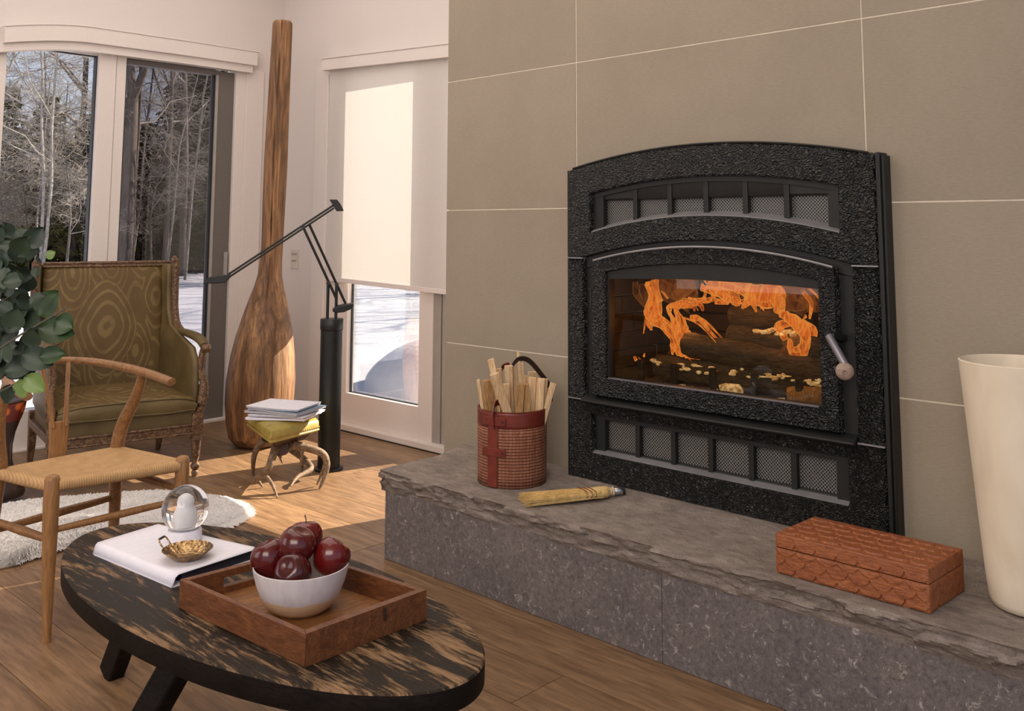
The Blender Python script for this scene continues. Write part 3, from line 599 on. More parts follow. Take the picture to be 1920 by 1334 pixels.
def lump(c, s, mat, seed, name='ember'):
    b = B(); n, m = 8, 6; rg = []
    for j in range(1, m):
        ph = math.pi*j/m; rg.append([V(*c)+V(math.sin(ph)*math.cos(2*math.pi*k/n)*s[0], math.sin(ph)*math.sin(2*math.pi*k/n)*s[1], math.cos(ph)*s[2])*(1+.5*noise.noise((k*.9+seed, j*.8, seed))) for k in range(n)])
    return b.loft(rg)
embs = B()
for k in range(150):
    y = R.uniform(1.14, 1.80); t = R.random(); c = (R.uniform(2.545, 2.60), y, R.choice([.590, .600, .660, .668])+R.uniform(-.006, .008)); s = (.008, R.uniform(.003, .018), R.uniform(.002, .006))
    l = lump(c, s, None, k); off = len(embs.v); embs.v += l.v; embs.f += [tuple(i+off for i in f) for f in l.f]
l = lump((2.55, 1.49, .612), (.02, .044, .024), None, 5); off = len(embs.v); embs.v += l.v; embs.f += [tuple(i+off for i in f) for f in l.f]
for k in range(12):
    l = lump((2.60, 1.30+k*.012, .795+.0*k+R.uniform(-.006, .006)), (.012, .012, .006), None, k+70); off = len(embs.v); embs.v += l.v; embs.f += [tuple(i+off for i in f) for f in l.f]
tag(embs.out('embers', 'ember', loc=(2.57, 1.5, .59), smooth=0), 'pale glowing embers and ash crusts lying in the fire grate', 'embers', kind='stuff')
ashb = B(); ashb.grid(lambda u, v: (2.46+.38*u, 1.04+.90*v, .578+.012*abs(fbm(u*3, v*7))+.014*(noise.noise((u*9, v*18, 2))+.5)), 16, 50); tag(ashb.out('ash_bed', 'ash', loc=(2.6, 1.5, .578)), 'grey ash bed covering the firebox floor under the logs', 'ash', kind='stuff')
FL = [[(1.720,0.690,0.010),(1.719,0.731,0.034),(1.738,0.754,0.015),(1.777,0.784,0.017),(1.812,0.802,0.030),(1.822,0.831,0.030),(1.816,0.882,0.020),(1.821,0.925,0.031)],
[(1.839,0.761,0.005),(1.842,0.788,0.011),(1.822,0.823,0.020)],
[(1.691,0.697,0.007),(1.700,0.741,0.029),(1.719,0.764,0.024),(1.728,0.796,0.020),(1.742,0.819,0.011),(1.747,0.840,0.011),(1.717,0.856,0.019),(1.659,0.857,0.009),(1.645,0.837,0.005)],
[(1.663,0.871,0.007),(1.612,0.875,0.009),(1.606,0.904,0.010),(1.621,0.931,0.009)],
[(1.611,0.920,0.019),(1.547,0.904,0.031),(1.520,0.876,0.022),(1.509,0.863,0.005)],
[(1.546,0.926,0.018),(1.479,0.917,0.022),(1.458,0.895,0.022),(1.476,0.871,0.013),(1.490,0.854,0.004)],
[(1.466,0.910,0.026),(1.407,0.894,0.046),(1.365,0.903,0.037),(1.359,0.870,0.021),(1.370,0.850,0.005)],
[(1.448,0.888,0.013),(1.433,0.869,0.009),(1.425,0.849,0.003)],
[(1.347,0.851,0.011),(1.313,0.835,0.020),(1.278,0.808,0.024),(1.269,0.776,0.018),(1.284,0.745,0.022),(1.312,0.746,0.016),(1.319,0.779,0.006)],
[(1.336,0.774,0.012),(1.349,0.795,0.014),(1.359,0.813,0.014),(1.322,0.823,0.012),(1.293,0.840,0.009)],
[(1.672,0.816,0.009),(1.641,0.813,0.011),(1.613,0.787,0.007),(1.557,0.737,0.003)],
[(1.705,0.690,0.010),(1.672,0.689,0.006),(1.641,0.674,0.002)],
[(1.526,0.722,0.008),(1.507,0.706,0.006),(1.487,0.689,0.002)],
[(1.476,0.713,0.007),(1.459,0.695,0.006),(1.444,0.683,0.002)],
[(1.429,0.689,0.004),(1.404,0.680,0.005),(1.379,0.686,0.002)],
[(1.298,0.689,0.003),(1.282,0.679,0.011),(1.276,0.702,0.003)],
[(1.575,0.871,0.009),(1.529,0.870,0.007)],[(1.766,0.863,0.007),(1.781,0.892,0.006)],[(1.876,0.676,0.005),(1.868,0.664,0.008)],
[(1.258,0.839,0.004),(1.252,0.883,0.007),(1.275,0.915,0.008)]]
FH = [[(1.717,0.858,0.044),(1.687,0.896,0.048),(1.716,0.927,0.044)],[(1.313,0.704,0.008),(1.313,0.728,0.044),(1.295,0.766,0.044),(1.295,0.796,0.012)],
[(1.353,0.889,0.033),(1.292,0.892,0.059),(1.255,0.909,0.027),(1.249,0.857,0.012)],[(1.878,0.913,0.021),(1.868,0.879,0.026),(1.837,0.843,0.015)],[(1.60,.93,.03),(1.50,.925,.04),(1.40,.93,.05),(1.28,.92,.04)],[(1.80,.93,.03),(1.74,.90,.05),(1.66,.93,.04)]]
for name, LST, mt in (('flames', FL, 'flame_bright'), ('flame_haze', FH, 'flame_haze')):
    b = B()
    RF = random.Random(9)
    for i, path in enumerate([p for p in LST for _ in range(3 if name == 'flames' else 2)]):
        lay = i % (3 if name == 'flames' else 2); jt = .0 if lay == 0 else 1.0; ph_ = RF.uniform(0, 6)
        xo = 2.62+.03*math.sin(i*2.3); pts = [V(xo, y+jt*.008*math.sin(ph_+q*1.7), z+jt*.008*math.cos(ph_+q*1.3)) for q, (y, z, w) in enumerate(path)]; rr = [w*(1, .6, .38)[lay] for y, z, w in path]
        pts, rr = spline(pts, rr, 6); rings = []
        for k, p in enumerate(pts):
            a = (pts[min(k+1, len(pts)-1)]-pts[max(k-1, 0)]).normalized(); sd = a.cross(V(1, 0, 0)).normalized(); wv = 1+.22*noise.noise((k*.4, i*3.1, 0)); jit = sd*rr[k]*.22*noise.noise((k*.7, i*5., 9))
            rings.append([p+jit+sd*math.cos(t)*rr[k]*wv*(1+.15*noise.noise((k*.5, i, t)))*.85+V(1, 0, 0)*math.sin(t)*min(rr[k], .02)*.55 for t in [2*math.pi*j/12 for j in range(12)]])
        b.loft(rings)
    tag(b.out(name, mt, loc=(2.62, 1.5, .69), smooth=80), 'bright orange flames curling over the logs behind the glass' if name == 'flames' else 'dim reddish haze of burning gas around the brighter flames', 'fire', kind='stuff')
for y, z, e in ((1.68, .80, .9), (1.32, .80, 1.0), (1.45, .90, .8)):
    l = bpy.data.lights.new('firelight', 'POINT'); l.energy = e; l.color = (1, .42, .12); l.shadow_soft_size = .06; o = bpy.data.objects.new('firelight', l); C.objects.link(o); o.location = (2.60, y, z)
# ================================================================== WOODEN SCULPTURE
def sculpture():
    t = thing('wooden_sculpture', (2.70, 4.30, 0), 'tall bottle-shaped sculpture carved from a tree trunk with a long neck, standing in the corner', 'sculpture')
    prof = [(0, .085), (.012, .112), (.05, .142), (.12, .160), (.22, .171), (.33, .172), (.45, .160), (.55, .143), (.66, .116), (.75, .090), (.80, .074), (.86, .061), (.95, .056), (1.05, .055), (1.25, .058), (1.46, .0595), (1.7, .056), (1.95, .053), (2.15, .051), (2.19, .050), (2.202, .042)]
    zz_ = []; 
    for (z0, r0), (z1, r1) in zip(prof, prof[1:]):
        m = max(1, int((z1-z0)/.02)); zz_ += [(z0+(z1-z0)*i/m, r0+(r1-r0)*i/m) for i in range(m)]
    zz_.append(prof[-1]); n = 72; b = B(); rings = []
    for z, r in zz_:
        cx = .02*(z/2.2)+(.035 if z < 1.2 else .035+.01*(z-1.2))*min(1, z/1.0)-.012; s = min(1, max(0, (z-.55)/.5)); ring = []
        for k in range(n):
            a = 2*math.pi*k/n; ca, sa = math.cos(a), math.sin(a)
            d = 1+.05*noise.noise((ca*1.3, sa*1.3, z*1.2))+.035*noise.noise((ca*5, sa*5, z*.9+3))*(1+.8*s)+.02*noise.noise((ca*14, sa*14, z*1.3))
            crack = math.exp(-((a-4.05-.10*math.sin(z*3.1))/.045)**2)*min(1, max(0, z-.30)*3)*(.10+.10*s)+math.exp(-((a-4.55-.16*math.sin(z*2.3+1))/.04)**2)*(.08 if z > .75 else .0)+math.exp(-((a-3.6+.08*math.sin(z*5))/.03)**2)*.035
            ring.append(V(2.70+cx*.81+ca*r*(d-crack), 4.30-cx*.586+sa*r*(d-crack), z))
        rings.append(ring)
    b.loft(rings); b.out('trunk_body', 'trunk_wood', t, smooth=60)
sculpture()
# ================================================================== FLOOR LAMP
def lamp():
    c = V(2.655, 3.645, 0); er = V(.81, -.586, 0); ed = V(.586, .81, 0)
    t = thing('floor_lamp', c, 'black balanced-arm floor lamp on a thick cylindrical column', 'lamp')
    S = lambda px, py, d=0: c+er*((px-613)*.00252)+V(0, 0, 1.219-(py-380)*.00245)+ed*d
    B().lathe([(.064, 0), (.066, .003), (.066, .008), (.062, .011)], c, 40).out('base_disc', 'lamp_black', t)
    B().lathe([(.0505, .010), (.0505, .628)], c, 40).out('column', 'lamp_black', t)
    B().lathe([(.052, .630), (.0535, .633), (.0535, .678), (.051, .681)], c, 40).out('collar', 'black_metal', t)
    for x in (604.5, 620): B().tube([S(x, 533), S(x, 602)], .0075, 10).out('upright_rod', 'black_metal', t)
    for d, p, q in ((-.010, (556.5, 427), (619.5, 561)), (.010, (568, 423), (637, 572))): B().tube([S(*p, d), S(*q, d)], .0062, 8).out('lower_arm', 'black_metal', t)
    for dy in (-3.1, 3.1): B().tube([S(425, 519+dy), S(612, 387+dy)], .0048, 8).out('upper_arm', 'black_metal', t)
    for p in ((557, 427), (604.5, 533), (620, 535)): B().lathe([(.009, -.02), (.009, .02)], S(*p), 12, axis=ed).out('joint', 'black_metal', t)
    f = lambda d: (lambda x, y: S(x, y, d))
    B().prism([(603, 374), (617, 374), (624, 383), (630, 395.5), (617, 396.5), (611, 387), (607, 380)], f(-.028), f(.028)).out('counterweight', 'lamp_black', t, bevel=.003)
    B().prism([(613, 582), (624, 575), (638, 572.5), (652, 571), (652.5, 575), (646, 582), (634, 587), (622, 588), (614, 586)], f(-.04), f(.04)).out('lower_counterweight', 'lamp_black', t, bevel=.004)
    B().prism([(383, 532), (392, 520.5), (426, 515.5), (433, 517), (421, 530.5), (400, 532)], f(-.028), f(.028)).out('lamp_head', 'lamp_black', t, bevel=.003)
lamp()
# ================================================================== ANTLER STOOL WITH MAGAZINES
def quadring(c, z, infl=0, r=.012, n=5):
    """rounded quad outline through 4 corners at height z"""
    P_ = []; m = sum((V(*q) for q in c), V(0, 0))/4
    for i in range(4):
        p = V(*c[i]); a = (V(*c[i-1])-p).normalized(); b_ = (V(*c[(i+1) % 4])-p).normalized(); p = p+(p-m).normalized()*infl
        for k in range(n+1):
            s = k/n; u = p+a*r*(1-s)**2+b_*r*s**2; P_.append(V(u.x, u.y, z))
    return P_
def stool():
    Lc, Fc, Rc, Bc = (2.300, 3.770), (2.183, 3.395), (2.462, 3.452), (2.583, 3.830); cs = [Fc, Rc, Bc, Lc]
    t = thing('antler_stool', (2.38, 3.61, 0), 'small stool with mustard leather seat on splayed antler legs', 'stool')
    b = B(); b.loft([quadring(cs, z, i) for z, i in ((.238, -.002), (.242, .002), (.250, .0), (.268, -.001), (.278, -.012), (.283, -.05), (.285, -.12))]); b.out('cushion', 'mustard', t, smooth=60)
    b = B(); b.loft([quadring(cs, z, i) for z, i in ((.226, -.004), (.232, .003), (.236, .003), (.240, -.002))]); b.out('welt', 'mustard', t, smooth=60)
    for a, e in ((Fc, Rc), (Rc, Bc), (Fc, Lc)):
        a, e = V(*a), V(*e); m = int((e-a).length/.0125)
        for k in range(m):
            p = a+(e-a)*((k+.5)/m); q = p+(p-V(2.38, 3.61)).normalized()*.001; l = B().lathe([(.0001, -.003), (.0032, -.001), (.0032, .002)], (q.x, q.y, .2445), 6, axis=(p-V(2.38, 3.61)).to_3d()*-1); 
            nb.v, nb.f = nb.v+l.v, nb.f+[tuple(i+len(nb.v) for i in f) for f in l.f]
    tag(nb.out('nailheads', 'brass_nail', t), kind='stuff')
    ins = [(V(*q)*.78+V(2.38, 3.61)*.22) for q in cs]; ins2 = [(V(*q)*.6+V(2.38, 3.61)*.4) for q in cs]
    b = B(); b.loft([quadring(ins2, .186), quadring(ins, .212), quadring(ins, .228)]); b.out('seat_block', 'stool_wood', t, bevel=.002)
    b = B(); b.tube([(2.30, 3.50, .175), (2.38, 3.60, .165), (2.46, 3.70, .175)], [.034, .045, .034], 12, smooth=4); b.out('hub', 'stool_wood', t)
    def ant(name, *br):
        b = B()
        for pts, rr in br: b.tube(pts, rr, 9, smooth=6)
        b.out(name, 'antler', t, smooth=60)
    ant('antler_leg', ([(2.30, 3.53, .178), (2.265, 3.50, .150), (2.24, 3.49, .11), (2.235, 3.54, .065), (2.235, 3.60, .035), (2.262, 3.655, .016), (2.285, 3.675, .012)], [.022, .017, .015, .015, .013, .009, .004]), ([(2.237, 3.52, .075), (2.236, 3.46, .05), (2.234, 3.41, .002)], [.010, .008, .003]), ([(2.262, 3.60, .028), (2.275, 3.585, .004)], [.008, .003]))
    ant('antler_leg', ([(2.36, 3.50, .178), (2.42, 3.46, .160), (2.462, 3.42, .135), (2.472, 3.405, .09), (2.455, 3.40, .04), (2.430, 3.398, .002)], [.020, .017, .016, .014, .010, .004]), ([(2.395, 3.48, .168), (2.39, 3.475, .130), (2.382, 3.468, .095)], [.011, .008, .003]), ([(2.468, 3.41, .10), (2.462, 3.43, .05), (2.450, 3.445, .006)], [.008, .007, .003]))
    ant('antler_leg', ([(2.42, 3.68, .178), (2.46, 3.70, .13), (2.51, 3.64, .075), (2.50, 3.56, .045), (2.41, 3.53, .030), (2.35, 3.49, .012)], [.019, .016, .014, .013, .010, .003]), ([(2.515, 3.65, .08), (2.525, 3.665, .002)], [.009, .005]))
    ant('antler_leg', ([(2.34, 3.68, .178), (2.33, 3.73, .13), (2.34, 3.77, .07), (2.36, 3.80, .003)], [.018, .014, .011, .005]), ([(2.315, 3.56, .165), (2.335, 3.555, .125), (2.347, 3.553, .095)], [.010, .007, .002]))
    lg = V(.40, -.917, 0); sh = V(.917, .40, 0); z = .2865
    names = [('lowest magazine of the stack on the antler stool, its grey pages fanned open', 'paper_edge', 9, 0, .265, .20), ('second magazine from the bottom of the stack on the antler stool', 'paper_white', 3, .012, .26, .195), ('middle magazine of the stack on the antler stool with dark cover edge', 'mag_grey', -2, -.006, .262, .195), ('magazine with blue-grey cover edge, second from the top on the antler stool', 'mag_blue', -6, .014, .26, .20), ('topmost magazine with pale lilac-grey cover on the antler stool', 'paper_white', 2, -.004, .25, .19)]
    cen = V(2.365, 3.575, 0)
    for i, (lb, cov, ang, off, L_, W_) in enumerate(names):
        a = math.radians(ang); l2 = lg*math.cos(a)+sh*math.sin(a); s2 = sh*math.cos(a)-lg*math.sin(a); th = .0085; c2 = cen+l2*off
        droop = (lambda u, k=i: -.010*max(0, u-.55)**1.5*(3 if k == 0 else 1)+.0)
        T = lambda u, v, z_: c2+l2*(u*L_/2)+s2*(v*W_/2)+V(0, 0, z_+droop(u)*0)
        m = thing('magazine', c2+V(0, 0, z), lb, 'magazine', 'magazines on the antler stool')
        b = B(); b.loft([[T(u, -1, z+.001+.002*math.sin(u*2+i)), T(u, 1, z+.001), T(u, 1, z+th-.001), T(u, -1, z+th-.001+.002*math.sin(u*2+i))] for u in [-1+.2*k for k in range(11)]]); b.out('pages', 'paper_edge' if i else 'paper_white', m)
        b = B(); b.loft([[T(u, -1.01, z+th-.001+.002*math.sin(u*2+i)), T(u, 1.02, z+th-.001), T(u, 1.02, z+th+.0006), T(u, -1.01, z+th+.0006+.002*math.sin(u*2+i))] for u in [-1.02+.204*k for k in range(11)]]); b.out('cover', ['paper_white', 'paper_white', 'mag_grey', 'mag_blue', 'paper_white'][i], m)
        z += th+.0022
nb = B(); stool()
# ================================================================== UPHOLSTERED ARMCHAIR
def armchair():
    O = V(1.879, 4.035); L = lambda u, v, z: (O.x+u*.98+v*.195, O.y-u*.195+v*.98, z)
    t = thing('armchair', (O.x+.06, O.y+.29, 0), 'carved giltwood armchair upholstered in olive-gold paisley fabric, by the left window', 'armchair')
    leg = [(.004, 0), (.013, .004), (.015, .018), (.010, .026), (.018, .036), (.021, .046), (.013, .058), (.012, .064), (.019, .085), (.0225, .15), (.0225, .158), (.028, .160), (.028, .168), (.022, .170), (.022, .186)]
    for u, v in ((.300, .0), (-.285, .0)):
        c = V(*L(u, v, 0)); b = B(T=None); rings = []
        for r, z in leg: rings.append([c+V(math.cos(a)*r*(1-.10*(abs(math.sin(4*a)) if .07 < z < .155 else 0)), math.sin(a)*r*(1-.10*(abs(math.sin(4*a)) if .07 < z < .155 else 0)), z) for a in [2*math.pi*k/32 for k in range(32)]])
        b.loft(rings); b.out('leg', 'giltwood', t, smooth=50)
        b = B(L); b.box(u-.025, u+.025, -.022, .028, .184, .275); b.out('corner_block', 'giltwood', t, bevel=.004)
    for u, v in ((.305, .58), (-.275, .56)): B(L).loft([[(u+dx*k+o, v+dy*k+o2, z) for dx, dy in ((-1, -1), (1, -1), (1, 1), (-1, 1))] for k, z, o, o2 in ((.010, 0, .0, .035), (.016, .10, 0, .012), (.020, .26, 0, 0))]).out('leg', 'giltwood', t, bevel=.003)
    # seat rail with beaded mouldings
    b = B(L); b.box(-.27, .28, -.014, .012, .188, .222); b.out('front_rail', 'giltwood', t, bevel=.003)
    for z, r in ((.226, .006), (.190, .005)): B(L).tube([(-.27+.55*i/60, -.016-.0015*math.sin(i*2.2), z) for i in range(61)], r, 6).out('beading', 'giltwood', t)
    for s in (-1, 1):
        a = .298 if s > 0 else -.283; B(L).box(a-.012, a+.012, .02, .56, .192, .225).out('side_rail', 'giltwood', t, bevel=.003)
    b = B(L); b.loft([[(u, -.012+bl, z) for u in ()] or [(-.28, -.008, z), (.29, -.008, z), (.295, .56, z), (-.275, .54, z)] for z, bl in ((.222, 0), (.29, 0))]); b.out('apron', 'silk', t, bevel=.006)
    # cushion: soft box with piping
    def cush(u, v):
        return .5+.5*math.cos(math.pi*u)
    b = B(L); nu, nv = 24, 22; e = lambda s: math.copysign(abs(s)**.18, s) if s else 0
    top = b.grid(lambda i, j: ((-.274+.556*i), -.022+.55*j, .364-.020*abs(2*i-1)**6-.012*abs(2*j-1)**8+.008*math.sin(math.pi*i)*math.sin(math.pi*j)+.003*noise.noise((i*6, j*6, 0))), nu, nv)
    b.out('seat_cushion', 'paisley', t, smooth=60)
    b = B(L); loopp = []
    m = 16
    for k in range(m): loopp.append((-.274+.556*k/m, -.022))
    for k in range(m): loopp.append((.282, -.022+.55*k/m))
    for k in range(m): loopp.append((.282-.556*k/m, .528))
    for k in range(m): loopp.append((-.274, .528-.55*k/m))
    zt = lambda u, v: .364-.020*abs(2*(u+.274)/.556-1)**6-.012*abs(2*(v+.022)/.55-1)**8+.008*math.sin(math.pi*(u+.274)/.556)*math.sin(math.pi*(v+.022)/.55)
    b.loft([[(u*1.0, v, .286) for u, v in loopp], [(u+(.010 if u > .28 else -.010 if u < -.27 else 0), v+(-.012 if v < -.02 else 0), .315+.002*math.sin(i*1.3)) for i, (u, v) in enumerate(loopp)], [(u+(.006 if u > .28 else -.006 if u < -.27 else 0), v+(-.008 if v < -.02 else 0), zt(u, v)-.012) for u, v in loopp], [(u, v, zt(u, v)) for u, v in loopp]], cap=False); b.out('cushion_border', 'silk', t, smooth=60)
    for dz, bz in ((0, 1), (-.052, 0)):
        pts = [L(u, v-(.004 if v < -.02 else 0), (zt(u, v)+.001) if bz else .292+.002*math.sin(i*.9)) for i, (u, v) in enumerate(loopp)]; pts.append(pts[0]); B().tube(pts, .0035, 5).out('piping', 'giltwood' if 0 else 'silk', t)
    # back: upholstered panel, slightly reclined
    vb = lambda z: .495+.085*(z-.33)/.6
    b = B(L); b.grid(lambda i, j: (-.262+.535*i, vb(.33+.585*j)-.028*math.sin(math.pi*i)**.6*math.sin(math.pi*min(1, j*.95+.05))**.5, .33+.585*j), 20, 20); b.out('back_panel', 'paisley', t, smooth=60, solid=.02)
    b = B(L); b.hexa([(-.275, vb(.2)+.03, .25), (.30, vb(.2)+.03, .25), (.30, vb(.2)+.05, .25), (-.275, vb(.2)+.05, .25)], [(-.275, vb(.93)+.012, .925), (.31, vb(.93)+.012, .925), (.31, vb(.93)+.032, .925), (-.275, vb(.93)+.032, .925)]); b.out('back_shell', 'silk', t)
    b = B(L); b.box(-.270, .310, .555, .600, .912, .936); b.out('crest_rail', 'giltwood', t, bevel=.005)
    for z, v in ((.914, .552), (.930, .554)): B(L).tube([(-.27+.58*i/60, v, z+.0012*math.sin(i*2.4)) for i in range(61)], .005, 6).out('crest_moulding', 'giltwood', t)
    # wings, arms and posts each side
    for s in (1, -1):
        U = (lambda u: u) if s > 0 else (lambda u: -u+.015)
        post = [(U(.322), .500, .940), (U(.322), .495, .80), (U(.321), .480, .70), (U(.322), .440, .635), (U(.325), .360, .603), (U(.326), .260, .600)]
        for du, r in ((0, .013), (.012, .008), (-.012, .007)): B(L).tube([(p[0]+du*s, p[1]+(.0 if not du else .004), p[2]) for p in post], r, 8, smooth=5).out('wing_moulding', 'giltwood', t, smooth=50)
        # carved beads
        nbp, _ = spline([V(*p) for p in post], [1]*6, 7)
        for k in range(0, len(nbp)-6, 2):
            p = nbp[k]; B(L).lathe([(.001, -.011), (.0065, -.004), (.0065, .004), (.001, .011)], (p.x, p.y-.010, p.z), 6).out('carved_bead', 'giltwood', t)
        # cap block on the post
        B(L).lathe([(.014, -.012), (.017, -.004), (.017, .010), (.012, .018), (.003, .026)], (U(.318), .505, .935), 10).out('finial', 'giltwood', t)
        # wing + side panel (inside upholstery)
        rows = [(.30, .0, .53), (.40, .0, .53), (.50, .01, .54), (.555, .07, .545), (.59, .26, .55), (.625, .42, .555), (.70, .475, .565), (.80, .490, .575), (.92, .497, .585)]
        b = B(L)
        b.grid(lambda i, j: (lambda q: (U(.304+.006*math.sin(math.pi*i)-.024*i), q[1]+(q[2]-q[1])*i, q[0]))([rows[int(j*8)][k] if int(j*8) == 8 else rows[int(j*8)][k]*(1-(j*8-int(j*8)))+rows[int(j*8)+1][k]*(j*8-int(j*8)) for k in range(3)]), 10, 16); b.out('side_panel', 'silk', t, smooth=60, solid=.022*(1 if s > 0 else -1))
        # arm pad with rolled front
        B(L).tube([(U(.318), .40, .605), (U(.320), .28, .602), (U(.322), .14, .598), (U(.324), .06, .588), (U(.326), .015, .566)], [.016, .021, .024, .024, .020], 12, smooth=5, squash=.8).out('arm_pad', 'silk', t, smooth=60)
        b = B(L); b.lathe([(.002, -.020), (.018, -.018), (.021, 0), (.018, .018), (.002, .020)], (U(.328), -.004, .556), 16, axis=(1, 0, 0)); b.out('arm_scroll', 'giltwood', t, smooth=50)
        B(L).tube([(U(.306), .0, .272), (U(.318), -.012, .33), (U(.322), -.004, .40), (U(.312), .010, .46), (U(.316), .012, .52), (U(.325), .005, .560)], [.020, .022, .016, .014, .015, .017], 10, smooth=5).out('arm_post', 'giltwood', t, smooth=50)
        B(L).tube([(U(.326), -.010, .30), (U(.336), -.022, .34), (U(.338), -.014, .40), (U(.324), .0, .46), (U(.328), .0, .52)], .005, 6, smooth=5).out('post_moulding', 'giltwood', t)
armchair()
# ================================================================== WISHBONE CHAIR
def chair():
    t = thing('woven_seat_chair', (1.20, 2.82, 0), 'light wooden chair with woven paper-cord seat and curved bow armrest beside the coffee table', 'chair')
    A, Bq, Cq, D = V(1.056, 2.690), V(1.405, 2.644), V(1.352, 2.955), V(1.005, 2.925)
    b = B(); b.tube([(1.063, 2.691, 0), (1.061, 2.691, .05), (1.056, 2.690, .28), (1.055, 2.690, .36), (1.055, 2.690, .418), (1.055, 2.69, .427), (1.055, 2.69, .431)], [.0115, .0125, .0195, .0205, .0195, .0165, .008], 20); b.out('leg', 'oak_legs', t, smooth=50)
    b = B(); b.tube([(1.412, 2.640, 0), (1.41, 2.641, .05), (1.406, 2.643, .28), (1.405, 2.644, .36), (1.405, 2.644, .418), (1.405, 2.644, .427), (1.405, 2.644, .431)], [.0115, .0125, .0195, .0205, .0195, .0165, .008], 20); b.out('leg', 'oak_legs', t, smooth=50)
    b = B(); b.tube([(1.358, 2.975, 0), (1.358, 2.972, .12), (1.354, 2.962, .33), (1.352, 2.958, .42), (1.362, 2.945, .49), (1.372, 2.90, .56), (1.372, 2.862, .62), (1.370, 2.850, .655)], [.012, .0145, .0195, .021, .020, .0175, .015, .0125], 16, smooth=4); b.out('leg', 'walnut_arm', t, smooth=50)
    b = B(); b.tube([(.985, 2.95, 0), (.988, 2.947, .12), (.998, 2.937, .33), (1.003, 2.932, .42), (.994, 2.93, .49), (.990, 2.92, .56), (.992, 2.90, .62), (.996, 2.895, .655)], [.012, .0145, .0195, .021, .020, .0175, .015, .0125], 16, smooth=4); b.out('leg', 'walnut_arm', t, smooth=50)
    bow_ = [(.966, 2.658, .652), (.974, 2.74, .655), (.990, 2.86, .660), (1.010, 2.925, .668), (1.062, 2.975, .685), (1.13, 2.995, .694), (1.20, 2.990, .692), (1.275, 2.955, .682), (1.330, 2.880, .668), (1.352, 2.80, .659), (1.360, 2.72, .652), (1.357, 2.640, .648)]
    b = B(); b.tube([bow_[0]]+bow_+[bow_[-1]], [.007]+[.0145, .0155, .0155, .015, .0135, .0125, .0125, .0135, .015, .0155, .0155, .0145]+[.007], 16, smooth=5, squash=.82); b.out('bow_armrest', 'walnut_arm', t, smooth=60)
    # Y-shaped splat
    q = lambda s, z, w: V(1.178+s*.98-.012*0, 2.975+s*.05+.010*(z-.4), z)
    b = B(); b.loft([[q(-w+o, z, 0)+V(0, dy, 0), q(w+o, z, 0)+V(0, dy, 0)][0:1]+[q(w+o, z, 0)+V(0, -.006, 0), q(w+o, z, 0)+V(0, .006, 0), q(-w+o, z, 0)+V(0, .006, 0)] for z, w, o, dy in ((.405, .026, 0, -.006), (.45, .027, 0, -.006), (.49, .029, 0, -.006), (.515, .031, 0, -.006))]); b.out('splat', 'oak_legs', t, bevel=.003)
    for s in (-1, 1): B().tube([q(s*.019, .50, 0), q(s*(.020 if s > 0 else .030), .56, 0), q(s*(.020 if s > 0 else .046), .63, 0), q(s*(.020 if s > 0 else .060), .688, 0)], [.013, .010, .0095, .0105], 8, smooth=3, squash=.6).out('splat_fork', 'oak_legs', t, smooth=50)
    # seat: bilinear patch through the four corners, dished, with rolled edges
    def seat(i, j):
        p = A.lerp(Bq, i).lerp(D.lerp(Cq, i), j); z = .418-.022*math.sin(math.pi*i)*math.sin(math.pi*j)-.010*(abs(2*i-1)*abs(2*j-1) < 0)
        m = (A+Bq+Cq+D)/4; e = max(abs(2*i-1), abs(2*j-1)); 
        if e > .92: z -= (e-.92)**1.5*.5
        pp = p+(p-m)*.035
        return (pp.x, pp.y, z)
    b = B(); b.grid(seat, 40, 40); b.out('woven_seat', 'cord', t, smooth=60)
    for P1, P2 in ((A, Bq), (Bq, Cq), (Cq, D), (D, A)):
        m = (A+Bq+Cq+D)/4; f = lambda p: (p.x+(p.x-m.x)*.02, p.y+(p.y-m.y)*.02, .402)
        B().tube([f(P1.lerp(P2, .045)), f(P1.lerp(P2, .5)), f(P1.lerp(P2, .955))], [.0155, .0165, .0155], 12, smooth=3).out('cord_edge', 'cord', t, smooth=60)
    for p, q_, r in (((1.06, 2.69, .285), (1.405, 2.645, .305), .0095), ((1.056, 2.69, .262), (.998, 2.94, .272), .0115), ((1.405, 2.646, .335), (1.356, 2.965, .345), .0115), ((1.0, 2.94, .245), (1.356, 2.967, .262), .011)):
        p, q_ = V(*p), V(*q_); B().tube([p, p.lerp(q_, .5), q_], [r*.8, r*1.1, r*.8], 10, smooth=4).out('stretcher', 'oak_legs' if r < .010 else 'walnut_arm', t, smooth=60)
chair()
# ================================================================== LACQUERED VESSEL AT THE LEFT EDGE
VX, VY = 1.435, 4.17
t = thing('lacquer_vessel', (VX, VY, 0), 'dark footed vessel with a flared orange patterned bowl at the left edge', 'vessel')
B().lathe([(.085, .022), (.090, .035), (.084, .06), (.055, .10), (.036, .16), (.034, .22), (.042, .27), (.058, .32)], (VX, VY, 0), 28).out('foot', 'lacquer', t)
B().lathe([(.058, .318), (.066, .34), (.074, .37), (.078, .395), (.073, .395), (.062, .36)], (VX, VY, 0), 28).out('bowl', 'orange', t)
B().lathe([(.078, .393), (.082, .398), (.078, .404), (.073, .398)], (VX, VY, 0), 28).out('rim', 'lacquer', t)
